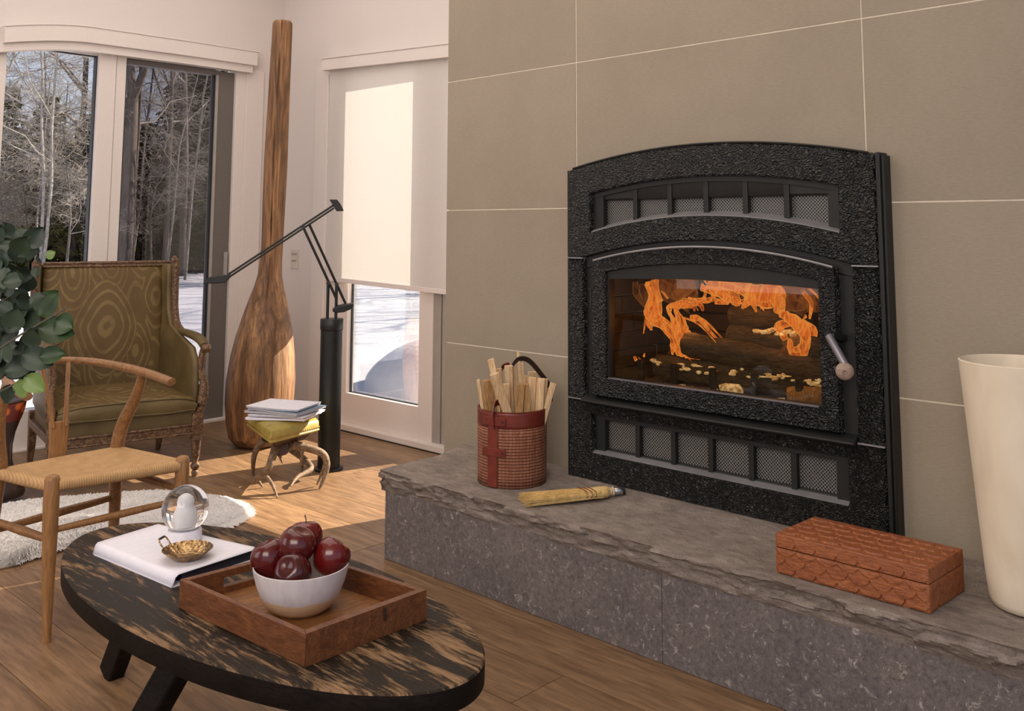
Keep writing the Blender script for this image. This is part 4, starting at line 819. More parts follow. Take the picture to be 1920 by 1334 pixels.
# ================================================================== SHEEPSKIN
def sheepskin():
    out = [(2.02, 3.28), (2.06, 3.40), (2.04, 3.52), (1.97, 3.58), (1.93, 3.74), (1.76, 3.86), (1.57, 3.96), (1.42, 4.02), (1.22, 3.98), (1.05, 3.90), (.98, 3.68), (1.02, 3.45), (1.18, 3.36), (1.27, 3.38), (1.44, 3.40), (1.66, 3.26), (1.86, 3.20)]
    t = thing('sheepskin_rug', (1.5, 3.6, 0), 'white fluffy sheepskin rug on the floor behind the woven-seat chair', 'rug')
    c = V(1.55, 3.6); N = len(out); oo = [V(*p) for p in out]
    ev, _ = spline(oo+[oo[0]], [1]*(N+1), 5); ev = ev[:-1]
    b = B(); b.loft([[V(p.x, p.y, 0) for p in ev], [V(p.x, p.y, .010) for p in ev], [V(*(p.lerp(c, .12)), .030) for p in ev], [V(*(p.lerp(c, .5)), .036) for p in ev], [V(*(p.lerp(c, .95)), .036) for p in ev]]); b.out('hide', 'fur', t, smooth=60)
    b = B(); rr = random.Random(3)
    for k in range(60000):
        i = rr.randrange(len(ev)); s = rr.random()**.6 if rr.random() > .25 else rr.uniform(.9, 1.0); e = ev[i].lerp(ev[(i+1) % len(ev)], rr.random()); p = c+(e-c)*s
        d = (e-c).normalized(); h = .030*(1-max(0, s-.85)*5)+.003; cl = noise.noise((p.x*9, p.y*9, 0)); a = rr.uniform(-1.1, 1.1)+cl*1.0; dd = V(d.x*math.cos(a)-d.y*math.sin(a), d.x*math.sin(a)+d.y*math.cos(a)); L_ = rr.uniform(.022, .045); w = .0011; sd = V(-dd.y, dd.x)*w
        lift = rr.uniform(.002, .012)*(1 if s < .93 else .3)
        i0 = len(b.v); b.v += [V(p.x-sd.x, p.y-sd.y, h-.004), V(p.x+sd.x, p.y+sd.y, h-.004), V(p.x+dd.x*L_*.6+sd.x*.7, p.y+dd.y*L_*.6+sd.y*.7, h+lift), V(p.x+dd.x*L_, p.y+dd.y*L_, max(.002, h+lift*.6-.004))]
        b.f += [(i0, i0+1, i0+2), (i0, i0+2, i0+3)]
    tag(b.out('pile', 'fur', t, smooth=0), kind='stuff')
sheepskin()
# ================================================================== COFFEE TABLE
TZ = .37; TC = V(1.076, 1.741); TD = V(.058, -.998); TN = V(.998, .058)
def ell(a, k=1, z=TZ, w=0):
    p = TC+TD*(math.cos(a)*(.600*k+w))+TN*(math.sin(a)*(.252*k+w)); return V(p.x, p.y, z)
def table():
    t = thing('coffee_table', (TC.x, TC.y, 0), 'low oval coffee table with worn black and blond top on dark splayed legs', 'table')
    A_ = [2*math.pi*k/120 for k in range(120)]
    b = B(); b.loft([[ell(a, z=TZ-.003, w=0) for a in A_], [ell(a, w=-.003) for a in A_], [ell(a, .6) for a in A_], [ell(a, .1) for a in A_]], cap=True); b.out('tabletop', 'worn_top', t, smooth=30)
    b = B(); b.loft([[ell(a, .85, z=TZ-.042) for a in A_], [ell(a, z=TZ-.042, w=-.003) for a in A_], [ell(a, z=TZ-.039) for a in A_], [ell(a, z=TZ-.0032, w=.0004) for a in A_], [ell(a, .9, z=TZ-.0045) for a in A_]]); b.out('rim', 'table_side', t, smooth=50)
    for tp, ft in (((1.095, 2.18), (1.100, 2.385)), ((.965, 1.735), (.885, 1.915)), ((1.20, 1.72), (1.27, 1.58)), ((1.07, 1.32), (1.05, 1.13))):
        B().bar((*tp, TZ-.045), (*ft, 0), .060, .040, (1, 0, 0)).out('leg', 'table_side', t, bevel=.006)
    B().bar((1.09, 2.2, TZ-.058), (1.07, 1.3, TZ-.058), .05, .03).out('under_beam', 'table_side', t, bevel=.003)
table()
# big white book
def book():
    z = TZ; cs = [(.945, 2.166), (1.112, 2.197), (1.186, 1.876), (.972, 1.853)]
    t = thing('portfolio_book', (1.05, 2.02, z), 'large white soft-covered book with dark inside edge lying on the oval table', 'book')
    k = [V(*c) for c in cs]; c = sum(k, V(0, 0))/4; ins = [c+(p-c)*.965 for p in k]; ins[0] = ins[0].lerp(ins[1], .12); ins[3] = ins[3].lerp(ins[2], .12)
    b = B(); b.loft([quadring(ins, z+.002, 0, .006), quadring(ins, z+.019, 0, .006)]); b.out('pages', 'book_dark', t)
    b = B(); b.grid(lambda i, j: (lambda p: (p.x, p.y, z+.0235-.0225*max(0, 1-i/.06)**2-.0015*math.sin(3*j)))(k[0].lerp(k[1], j).lerp(k[3].lerp(k[2], j), 0) .lerp(k[3].lerp(k[2], j), 1)*0+(k[0].lerp(k[3], j)).lerp(k[1].lerp(k[2], j), i)), 30, 12); b.out('cover', 'paper_white', t, smooth=60, solid=.0016)
    b = B(); b.loft([quadring(k, z, 0, .006), quadring(k, z+.002, 0, .006)]); b.out('back_cover', 'paper_white', t)
    return t
book()
BZ = TZ+.0236
def globe():
    t = thing('snow_globe', (1.102, 2.052, BZ), 'glass snow globe with a white owl figure inside, standing on the white book', 'snow globe')
    c = V(1.102, 2.052, 0); zc = BZ+.066; r = .0515
    B().lathe([(.038, 0), (.0385, .002), (.0375, .018), (.036, .0225)], c+V(0, 0, BZ), 36).out('base', 'white_ceramic', t)
    b = B(); m = 28; b.lathe([(r*math.sin(math.pi*i/m), -r*math.cos(math.pi*i/m)) for i in range(1, m)], c+V(0, 0, zc), 48); b.out('glass_ball', 'crystal', t, smooth=80)
    b = B(); b.lathe([(.002, -.0415), (.026, -.041), (.033, -.036), (.030, -.033), (.004, -.031)], c+V(0, 0, zc), 30); b.out('snow_bed', 'snow_figure', t)
    f = B(); f.lathe([(.004, -.031), (.014, -.030), (.0175, -.02), (.0175, -.008), (.014, .001), (.0125, .005), (.0135, .010), (.012, .017), (.006, .022), (.001, .023)], c+V(0, 0, zc), 20); f.out('owl_figure', 'snow_figure', t, smooth=60)
globe()
def pan():
    c = V(1.045, 1.930, BZ); t = thing('brass_dish', c, 'small aged brass dish with a loop handle on the white book', 'dish')
    n = 48; b = B(); fl = lambda a, k: 1+k*math.cos(12*a)
    b.loft([[c+V(math.cos(a)*r*fl(a, k), math.sin(a)*r*fl(a, k), z) for a in [2*math.pi*i/n for i in range(n)]] for r, z, k in ((.028, .0, 0), (.031, .002, .01), (.044, .013, .03), (.0505, .019, .01), (.0525, .0195, 0), (.0515, .0205, 0), (.043, .0145, .03), (.030, .005, .01), (.010, .004, 0))]); b.out('bowl', 'brass', t, smooth=50)
    d = V(-.55, .83, 0); s = V(.83, .55, 0); h = c+d*.046+V(0, 0, .019)
    B().tube([h-s*.014, h-s*.015+d*.010+V(0, 0, .012), h-s*.010+d*.014+V(0, 0, .018), h+s*.010+d*.014+V(0, 0, .018), h+s*.015+d*.010+V(0, 0, .012), h+s*.014], .0016, 8, smooth=3).out('handle', 'brass', t)
    B().tube([h-s*.010+d*.015+V(0, 0, .0185), h+s*.010+d*.015+V(0, 0, .0185)], .0026, 8).out('handle_grip', 'lacquer', t)
pan()
# tray
def tray():
    K = [V(.932, 1.746), V(.957, 1.366), V(1.224, 1.366), V(1.188, 1.730)]; c = sum(K, V(0, 0))/4; z = TZ+.0006
    t = thing('wooden_tray', (c.x, c.y, z), 'square worn brown wooden tray with slotted handles on the oval table', 'tray')
    I = [c+(p-c)*(1-.013/((p-c).length*.7)) for p in K]; H = .053
    b = B(); b.loft([[V(*p, z) for p in I], [V(*p, z+.010) for p in I]]); b.out('tray_floor', 'tray_floor', t, smooth=0)
    for i in (0, 2):      # long sides, full walls
        p, q = K[i], K[(i+1) % 4]; a, e = I[i], I[(i+1) % 4]; top = H
        B().loft([[V(*p, z), V(*p, z+H), V(*a, z+H), V(*a, z)], [V(*q, z), V(*q, z+H), V(*e, z+H), V(*e, z)]]).out('side_wall', 'tray_wood', t, bevel=.0015)
    for i in (1, 3):      # end walls with a hand slot
        p, q = K[i], K[(i+1) % 4]; a, e = I[i], I[(i+1) % 4]; P_ = lambda s, w, h: V(*(p.lerp(q, s) if not w else a.lerp(e, s)), z+h)
        b = B()
        segs = [(0, .30, 0, H), (.70, 1, 0, H), (.30, .70, 0, .022), (.30, .70, .040, H)] if i == 3 else [(0, .42, 0, H), (.42, .58, 0, H), (.58, 1, 0, H)]
        for s0, s1, h0, h1 in segs: b.hexa([P_(s0, 0, h0), P_(s1, 0, h0), P_(s1, 1, h0), P_(s0, 1, h0)], [P_(s0, 0, h1), P_(s1, 0, h1), P_(s1, 1, h1), P_(s0, 1, h1)])
        tag(b.out('end_wall', 'tray_wood', t, smooth=0), kind=None)
    p, q = K[1], K[2]; nrm = V(q.y-p.y, p.x-q.x).normalized()
    for s in (.62,): x = p.lerp(q, s)+nrm*.0015; B().bar(V(*x, z+.028), V(*x, z+.050), .006, .003, (1, 0, 0)).out('metal_peg', 'lacquer', t)
tray()
def bowl():
    c = V(1.074, 1.553, TZ+.0112); t = thing('fruit_bowl', c, 'white glazed bowl with a tan dipped base standing in the wooden tray', 'bowl')
    B().lathe([(.030, 0), (.048, .001), (.060, .010), (.073, .028), (.0825, .052), (.0885, .076), (.0892, .082), (.087, .0825), (.0855, .076), (.0795, .052), (.071, .030), (.055, .012), (.02, .006)], c, 64).out('bowl_body', 'bowl', t, smooth=60)
bowl()
def applef(loc, r, tilt, label, stem, squeeze=1.08):
    n, m = 28, 18; rings = []; ax = V(*tilt).normalized(); tt = V(1, 0, 0) if abs(ax.x) < .9 else V(0, 1, 0); x = ax.cross(tt).normalized(); y = ax.cross(x)
    t = thing('apple', loc, label, 'apple', 'dark red apples in the white bowl')
    for j in range(m+1):
        ph = math.pi*(.012+.976*j/m); 
        rad = math.sin(ph)*(1+.10*math.cos(ph)); zz = math.cos(ph)*squeeze-.30*math.exp(-(ph/.42)**2)+.14*math.exp(-((math.pi-ph)/.35)**2)
        rings.append([V(*loc)+(x*math.cos(a)+y*math.sin(a))*r*rad*(1+.035*math.cos(5*a)*abs(math.cos(ph)))+ax*r*zz for a in [2*math.pi*k/n for k in range(n)]])
    B().loft(rings).out('apple_body', 'apple', t, smooth=80)
    if stem: s = V(*loc)+ax*r*.72; B().tube([s, s+ax*r*.28, s+ax*r*.55+x*r*.12], [.0012, .001, .0015], 6, smooth=3).out('stem', 'lacquer', t)
applef((1.032, 1.594, .472), .0345, (-.25, .3, .9), 'leftmost dark red apple in the bowl', False, 1.12)
applef((1.062, 1.553, .498), .0345, (.2, -.3, .9), 'bright red apple on top in the middle of the bowl', False, 1.08)
applef((1.112, 1.596, .492), .0325, (.1, .15, 1), 'rear red apple with its stem standing up', True)
applef((1.118, 1.520, .473), .0345, (.5, -.2, .7), 'rightmost dark red apple in the bowl', False)
applef((1.040, 1.527, .462), .0330, (-.7, -.3, .5), 'front red apple lying low against the bowl rim', False, 1.15)
# ================================================================== BASKET OF KINDLING
def basketk():
    c = V(2.288, 2.147, HZ+.001); H = .232; r = .112; t = thing('kindling_basket', c, 'round red woven basket with leather bands holding kindling on the hearth', 'basket')
    def wall(r0, r1, z0, z1, name, mat, thick):
        b = B(); b.grid(lambda u, v: (c.x+math.cos(2*math.pi*u)*(r0+(r1-r0)*v), c.y+math.sin(2*math.pi*u)*(r0+(r1-r0)*v), c.z+z0+(z1-z0)*v), 64, 6); return b.out(name, mat, t, smooth=60, solid=thick)
    wall(r, r+.001, 0, H-.045, 'woven_wall', 'wicker', .005); wall(r+.0015, r+.002, H-.05, H, 'leather_rim', 'leather', .006)
    B().lathe([(.02, .003), (r-.003, .003), (r-.003, .008), (.02, .008)], c, 48).out('bottom', 'leather_dark', t)
    B().lathe([(r+.002, H-.002), (r+.003, H+.001), (r-.004, H+.001), (r-.005, H-.003)], c, 64, cap=False).out('rim_stitch', 'leather', t)
    a0 = math.radians(232)
    def patch(a1, a2, z0, z1, name, mat='leather', off=.003, par=t, th=.003):
        b = B(); m = 8; b.loft([[c+V(math.cos(a)*rr, math.sin(a)*rr, z) for rr, z in ((r+off, z0), (r+off+th, z0), (r+off+th, z1), (r+off, z1))] for a in [a1+(a2-a1)*i/m for i in range(m+1)]]); return b.out(name, mat, par, bevel=.0008)
    dgr = math.radians
    # strap on the camera-left front: camera direction from the basket is about 227 deg
    s0 = dgr(191); patch(s0-.15, s0+.15, .004, H-.008, 'vertical_strap')
    patch(s0-.33, s0+.38, H-.040, H-.014, 'buckle_strap', off=.006); patch(s0-.33, s0+.38, .098, .122, 'buckle_strap', off=.006)
    for z in (H-.027, .110):
        a = s0+.30; B().lathe([(.003, 0), (.003, .004)], c+V(math.cos(a)*(r+.009), math.sin(a)*(r+.009), z), 8, axis=(math.cos(a), math.sin(a), 0)).out('rivet', 'leather_dark', t)
    # short loop where the handle rises from the strap, then the dark handle on the far side
    def strap(pts, name, mat, w=.024, th=.003, up=(0, 0, 1)):
        P_, _ = spline([V(*p) for p in pts], [1]*len(pts), 6); b = B(); rings = []
        for i, p in enumerate(P_):
            a = (P_[min(i+1, len(P_)-1)]-P_[max(i-1, 0)]).normalized(); wd = V(-.35, -.45, .80); wd = (wd-a*wd.dot(a)).normalized(); nn = a.cross(wd).normalized()
            rings.append([p+wd*w/2+nn*th/2, p-wd*w/2+nn*th/2, p-wd*w/2-nn*th/2, p+wd*w/2-nn*th/2])
        b.loft(rings); return b.out(name, mat, t, bevel=.0008)
    k = lambda a, z, rr=r+.004: c+V(math.cos(a)*rr, math.sin(a)*rr, z)
    strap([k(s0, H-.05), k(s0, H-.005), k(s0+.03, H+.025, r-.008), k(s0+.10, H+.020, r-.030), k(s0+.12, H-.02, r-.034)], 'handle_tab', 'leather', .028)
    er = V(.81, -.586, 0)
    strap([c+er*(-.005)+V(0, 0, .335), c+er*.000+V(0, 0, .362), c+er*.022+V(0, 0, .384), c+er*.055+V(0, 0, .378), c+er*.095+V(0, 0, .335), c+er*.130+V(0, 0, .285), c+er*.134+V(0, 0, .255), c+er*.120+V(0, 0, .235), c+er*.108+V(0, 0, .19)], 'handle', 'leather_dark', .02)
    strap([c+er*(-.030)+V(.03, .04, .33), c+er*(-.022)+V(.03, .04, .352), c+er*.0+V(.02, .03, .362)], 'handle_end', 'leather', .02)
    # sticks (basket-local: e along camera-right, depth d away from camera, base and top height)
    ed = V(.586, .81, 0); S = lambda px, d, z: c+er*((px-960)/559)+ed*d+V(0, 0, z)
    zt = lambda py: (770-py)/559+.232
    sticks = [((940, 775), (885+35, 684), .016, .008, -.01, .0), ((948, 790), (917, 703), .021, .012, -.075, -.09), ((914, 770), (908, 719), .020, .014, -.02, -.03), ((903, 760), (897, 720), .008, .010, .0, .0),
        ((955, 775), (951, 695), .020, .012, -.01, -.02), ((966, 770), (962, 700), .012, .012, .0, .0), ((962, 790), (966, 722), .018, .016, -.09, -.095), ((978, 790), (974, 722), .017, .014, -.085, -.09), ((976, 760), (972, 673), .0075, .006, .0, .01), ((984, 760), (980, 694), .0055, .006, .01, .02),
        ((990, 775), (994, 715), .020, .014, -.04, -.04), ((1003, 780), (1007, 716), .020, .013, -.055, -.055), ((1012, 778), (1018, 719), .014, .012, -.03, -.03), ((1010, 790), (1031, 726), .014, .010, -.055, -.04), ((940, 770), (936, 703), .016, .012, .02, .02), ((929, 765), (930, 716), .018, .010, .03, .03),
        ((946, 768), (944, 725), .016, .012, -.04, -.045), ((1000, 765), (1003, 712), .024, .010, .04, .04), ((981, 768), (985, 715), .020, .010, .0, .0)]
    cols = ['leaning out to the upper left', 'broad and pale, leaning left across the front', 'standing at the left edge', 'thin, at the far left edge', 'broad and pinkish, in the middle', 'narrow, just right of the tallest broad one', 'grey-streaked, front centre', 'bark-edged, front centre right', 'the tallest thin one, in the middle', 'very thin, beside the tallest one', 'pale with a square top, right of centre', 'rounded, at the right front', 'slim, near the right edge', 'leaning out to the right edge', 'standing behind at upper left', 'short, at the back left', 'short, behind the broad leaning one', 'flat-topped, at the back right', 'standing at the centre back']
    for i, (p, q, w, d, d0, d1) in enumerate(sticks):
        top = S(q[0], d1, zt(q[1])); rim = S(p[0], d0, zt(p[1])); dr_ = (top-rim).normalized(); L_ = (rim.z-c.z-.014)/dr_.z; base = rim-dr_*L_
        rel = base-c; rel.z = 0; mx = r-.028
        if rel.length > mx: rel = rel.normalized()*mx
        base = V(c.x+rel.x, c.y+rel.y, c.z+.014); ax = (top-base).normalized(); a_ = ax.cross(V(.586, .81, 0)).normalized(); b_ = a_.cross(ax)
        rg = []; n = 7; a2 = R.uniform(-.35, .35); w *= 1.3; d *= 1.25
        cs = [(-1, -1), (-.1, -1.15), (1, -.9), (1.05, .2), (.7, 1), (-.6, .9), (-1.1, .1)]
        for j in range(n+1):
            s = j/n; o = base+(top-base)*s; k_ = 1+.10*noise.noise((j*.8, i, 0)); rg.append([o+(a_*(x*math.cos(a2)-y*math.sin(a2))*w/2+b_*(x*math.sin(a2)+y*math.cos(a2))*d/2)*k_+(ax*.004*noise.noise((x*3, y*3, i)) if j == n else V(0, 0, 0)) for x, y in cs])
        o = B().loft(rg).out('kindling_stick', 'kindling_bark' if i in (6, 7, 2) else 'kindling', loc=base, smooth=0, bevel=.0006)
        tag(o, 'split kindling stick in the red basket, '+cols[i], 'kindling', 'kindling sticks in the red basket')
basketk()
# ================================================================== WHISK BROOM
def broom():
    h = V(2.372, 1.772, HZ+.021); tip = V(2.118, 1.940, HZ+.013); ax = (h-tip); L_ = ax.length; ax.normalize(); sd = ax.cross(V(0, 0, 1)).normalized(); upv = sd.cross(ax).normalized()
    t = thing('whisk_broom', (2.24, 1.86, HZ), 'straw whisk broom with dark red stitching lying on the hearth', 'broom')
    def ring(s, w, th, n=20): o = tip+ax*(L_*s); return [o+sd*math.cos(a)*w+upv*math.sin(a)*th for a in [2*math.pi*k/n for k in range(n)]]
    b = B(); b.loft([ring(s, w, th) for s, w, th in ((.10, .040, .010), (.3, .036, .012), (.5, .033, .013), (.66, .031, .0145), (.78, .027, .017), (.84, .020, .017), (.865, .014, .014))]); b.out('straw_body', 'straw', t, smooth=60)
    b = B(); rr = random.Random(5)
    for k in range(620):
        x = rr.uniform(-1, 1); y = rr.uniform(-1, 1); s0 = rr.uniform(.35, .8); sp = 1.18 if s0 < .5 else 1
        p = tip+ax*(L_*s0)+sd*x*.032+upv*(math.sqrt(max(0, 1-x*x))*.0145*(1 if y > 0 else -1)); l_ = rr.uniform(-.03, .09); q = tip+ax*(L_*l_)+sd*x*.046+upv*(y*.010); b.tube([p, p.lerp(q, .5)+upv*.0015*(1 if y > 0 else -.5), q], [.0008, .0009, .0006], 3)
    tag(b.out('bristles', 'straw', t, smooth=0), kind='stuff')
    for s in (.60, .645, .69):
        w = .0325 if s < .65 else .0312; th = .0165; o = tip+ax*(L_*s)
        B().tube([o+sd*math.cos(a)*w*1.02+upv*math.sin(a)*th+ax*.007*math.sin(2*a+.8) for a in [2*math.pi*k/32 for k in range(33)]], .0012, 5).out('stitching', 'broom_thread', t)
    for s, r_ in ((.865, .0145), (.89, .012), (.915, .0135)): B().lathe([(r_*.8, -.003), (r_, 0), (r_*.8, .004)], tip+ax*(L_*s), 16, axis=ax).out('binding', 'broom_ring', t)
    B().lathe([(.011, 0), (.0125, .004), (.0125, .022), (.0115, .024)], tip+ax*(L_*.93), 18, axis=ax).out('ferrule', 'chrome', t)
    B().lathe([(.0115, 0), (.0115, .008), (.006, .010)], tip+ax*(L_*.93)+ax*.024, 18, axis=ax).out('end_cap', 'seal_black', t)
broom()
# ================================================================== SCALE-CARVED BOX
def box():
    o = V(2.120, 1.129, HZ+.001); ey = V(.003, -1, 0).normalized(); ex = V(1, -.05, 0).normalized(); L_, D_, H = .352, .188, .090
    t = thing('carved_box', (2.21, .95, HZ), 'long reddish wooden box with carved scale pattern and hinged lid on the hearth', 'box')
    P_ = lambda a, d, z: o+ey*a+ex*d+V(0, 0, z)
    hs = .058
    for name, z0, z1 in (('box_body', 0, hs), ('lid', hs+.0015, H)):
        b = B(); n = 110
        def face(fn, nu, nv): b.grid(fn, nu, nv)
        sc = .0503; rr_ = .0200
        def scale_h(a, z, rows, pitch, amp):
            for r_, cz in enumerate(rows):          # upper rows lie over the lower ones
                off = (r_ % 2)*.5; k = round(a/pitch-off-.5)+.5; dx = (a-(k+off)*pitch)/(pitch*.5)
                low = cz-rr_*math.sqrt(max(0, 1-dx*dx))
                if z > low: return amp*(1-min(1, (z-low)/.034))+amp*.25
            return 0
        def rel(a, z): return scale_h(a, z, (.064+.012, .050, .026, .002), sc, .0034) if name == 'lid' else scale_h(a, z, (.062, .040, .018), sc, .0034)
        def edge(u): return min(1, u*40, (1-u)*40)
        face(lambda u, v: P_(u*L_, -rel(u*L_, z0+(z1-z0)*v)*edge(u)*min(1, v*14, (1-v)*14), z0+(z1-z0)*v), 190, 26)
        face(lambda u, v: P_(L_+.7*rel(u*D_+.01, z0+(z1-z0)*v)*edge(u)*min(1, v*14, (1-v)*14), u*D_, z0+(z1-z0)*v), 90, 26)
        face(lambda u, v: P_(u*L_, D_, z0+(z1-z0)*v), 1, 1); face(lambda u, v: P_(0, u*D_, z0+(z1-z0)*v), 1, 1)
        if name == 'lid':
            trel = lambda a, d: scale_h(a, d, (.170, .135, .100, .065, .030), sc, .0036)
            face(lambda u, v: P_(u*L_, v*D_, z1+trel(u*L_, v*D_)*edge(u)*min(1, v*25, (1-v)*25)), 190, 90)
        else: face(lambda u, v: P_(u*L_, v*D_, z1), 1, 1); face(lambda u, v: P_(u*L_, v*D_, z0), 1, 1)
        b.out(name, 'box_wood', t, smooth=50)
box()
# ================================================================== TALL VASE ON THE RIGHT
t = thing('tall_vase', (2.300, .628, HZ+.002), 'tall pale cream tapered vase at the right end of the hearth', 'vase')
B().lathe([(.060, 0), (.078, .004), (.0835, .018), (.088, .06), (.100, .22), (.112, .38), (.1225, .512), (.1235, .518), (.120, .520), (.117, .512), (.104, .36), (.08, .05), (.04, .03)], (2.305, .628, HZ+.002), 72).out('vase_body', 'vase', t, smooth=60)
# ================================================================== LEAFY BRANCHES AT THE LEFT EDGE
def plant():
    base = V(.30, 1.62, 0)
    t0 = thing('floor_vase', base, 'tall slim glass vase holding leafy branches, just beyond the left edge', 'vase')
    B().lathe([(.05, 0), (.075, .004), (.08, .03), (.07, .3), (.055, .6), (.06, .66), (.057, .66), (.052, .6), (.066, .3), (.07, .03), (.02, .02)], base, 32).out('vase_body', 'white_ceramic', t0)
    t = thing('leafy_branches', base+V(0, 0, .03), 'leafy green branches reaching into the picture at the left edge', 'plant')
    er = V(.728, -.685, 0)*1.0; er = V(rt.x, rt.y, 0).normalized(); ef = V(fw.x, fw.y, 0).normalized(); D0 = 1.55
    def S(px, py, d=D0):    # point in the upright plane at distance d in front of the eye
        return V(0, 0, EYE)+ef*d+er*((px-960)/F*d)+V(0, 0, (432-py)/F*d)
    ends = [((70, 440), 1.50), ((140, 575), 1.45), ((85, 515), 1.62), ((130, 640), 1.55), ((75, 700), 1.48), ((30, 450), 1.6), ((60, 600), 1.65), ((20, 560), 1.45), ((95, 660), 1.6)]
    for e, d in ends:
        p = S(*e, d); m = V(*(base.xy.lerp(p.xy, .55)), p.z*.72+.16); B().tube([base+V(0, 0, .10), base+V(0, 0, .55)+(p-base)*.04, m, p], [.0035, .003, .0022, .001], 6, smooth=6).out('stem', 'stem', t)
    def leaf(c, d, nrm, ln, w, mat):
        d = d.normalized(); s = d.cross(nrm).normalized(); nn = s.cross(d).normalized(); b = B()
        b.grid(lambda u, v: c+d*(u*ln)+s*((v-.5)*2*w*math.sin(math.pi*min(1, u**.8*.97+.015))**.75)+nn*(.22*ln*(u-.5)**2*-1+.25*w*abs(v-.5)*2), 8, 4); b.out('leaf', mat, t, smooth=80)
    rl = random.Random(11)
    spots = []
    for px0, py0, px1, py1, n in ((-25, 435, 45, 520, 20), (-25, 500, 62, 620, 34), (20, 545, 70, 600, 10), (-25, 600, 60, 700, 12), (10, 625, 92, 690, 20), (30, 450, 60, 500, 7)):
        for _ in range(n): spots.append((rl.uniform(px0, px1), rl.uniform(py0, py1), rl.uniform(1.42, 1.66), 'leaf', rl.uniform(.026, .040)))
    for px, py, d, mt, ln in spots:
        a = rl.uniform(0, 2*math.pi); dr_ = er*math.cos(a)+V(0, 0, 1)*math.sin(a)+ef*rl.uniform(-.4, .4); nr = (-ef+er*rl.uniform(-.6, .6)+V(0, 0, rl.uniform(-.6, .6))).normalized(); leaf(S(px, py, d), dr_, nr, ln, ln*rl.uniform(.38, .5), mt)
    for px, py, ax_, ay_, ln, w, mt in ((86, 590, .6, .8, .046, .021, 'leaf_green'), (88, 612, 1, -.2, .055, .021, 'leaf_green'), (118, 600, 1, -.4, .030, .018, 'leaf_green'), (92, 665, 1, .12, .040, .014, 'leaf_green'), (60, 705, .2, -1, .030, .012, 'leaf_light'), (68, 700, .9, -.7, .038, .015, 'leaf_light'), (42, 715, -.2, -1, .030, .012, 'leaf'), (70, 545, .2, -.9, .0, .0, None), (76, 520, .1, 1, .017, .0075, 'leaf'), (95, 485, .4, .3, .016, .008, 'leaf_light'), (85, 495, -.4, .5, .014, .003, 'leaf'), (30, 690, .8, .2, .05, .018, 'leaf'), (60, 660, .8, -.3, .05, .019, 'leaf')):
        if mt: leaf(S(px, py, 1.47), er*ax_+V(0, 0, ay_)+ef*.1, (-ef+V(0, 0, .3)).normalized(), ln, w, mt)
plant()
# ================================================================== OUTSIDE
def gz(x, y):
    base = -.12-.18*min(1, max(0, (math.hypot(x-3, y-5)-1)/8)); return base+.10*noise.noise((x*.13, y*.13, 0))*min(1, max(0, math.hypot(x-3, y-4)-2)/6)+.02*noise.noise((x*.7, y*.7, 0))
def ground():
    b = B()
    ring = []; na, nr = 110, 70; ids = []
    for j in range(nr+1):
        rr = 1.6*(75/1.6)**(j/nr); row = []
        for i in range(na+1):
            a = math.radians(-50+220*i/na); x = 3.0+rr*math.cos(a)*1.0; y = 4.6+rr*math.sin(a); row.append(b.P((x, y, gz(x, y))))
        ids.append(row)
    for p, q in zip(ids, ids[1:]):
        for i in range(na): b.f.append((p[i], p[i+1], q[i+1], q[i]))
    for i0, (x0, x1, y0, y1) in enumerate(((3.32, 5.2, 2.0, 6.2), (1.2, 5.2, 5.18, 6.6))):
        g_ = b.grid(lambda u, v: (x0+(x1-x0)*u, y0+(y1-y0)*v, gz(x0+(x1-x0)*u, y0+(y1-y0)*v)-.004), 24, 24)
    b.uv = {}; o = b.out('snow_ground', 'snow', loc=(3, 6, -.1), smooth=80); o['kind'] = 'structure'
ground()
# wind-packed drift beside the glazed door: its near side lies in its own shade
b = B(); n = 40
b.grid(lambda u, v: (lambda a, r: (5.35+r*.95*math.cos(a), 5.15+r*1.25*math.sin(a), gz(5, 5.4)-.05+.52*(max(0, 1-r**2))**.55*(1+.10*noise.noise((math.cos(a)*r*1.5, math.sin(a)*r*1.5, 0)))))(2*math.pi*u, v), 48, 24); b.uv = {}
tag(b.out('snow_drift', 'snow', loc=(5.35, 5.15, -.1), smooth=80), 'rounded snow drift with a blue shaded side outside the glazed door', 'snow drift')
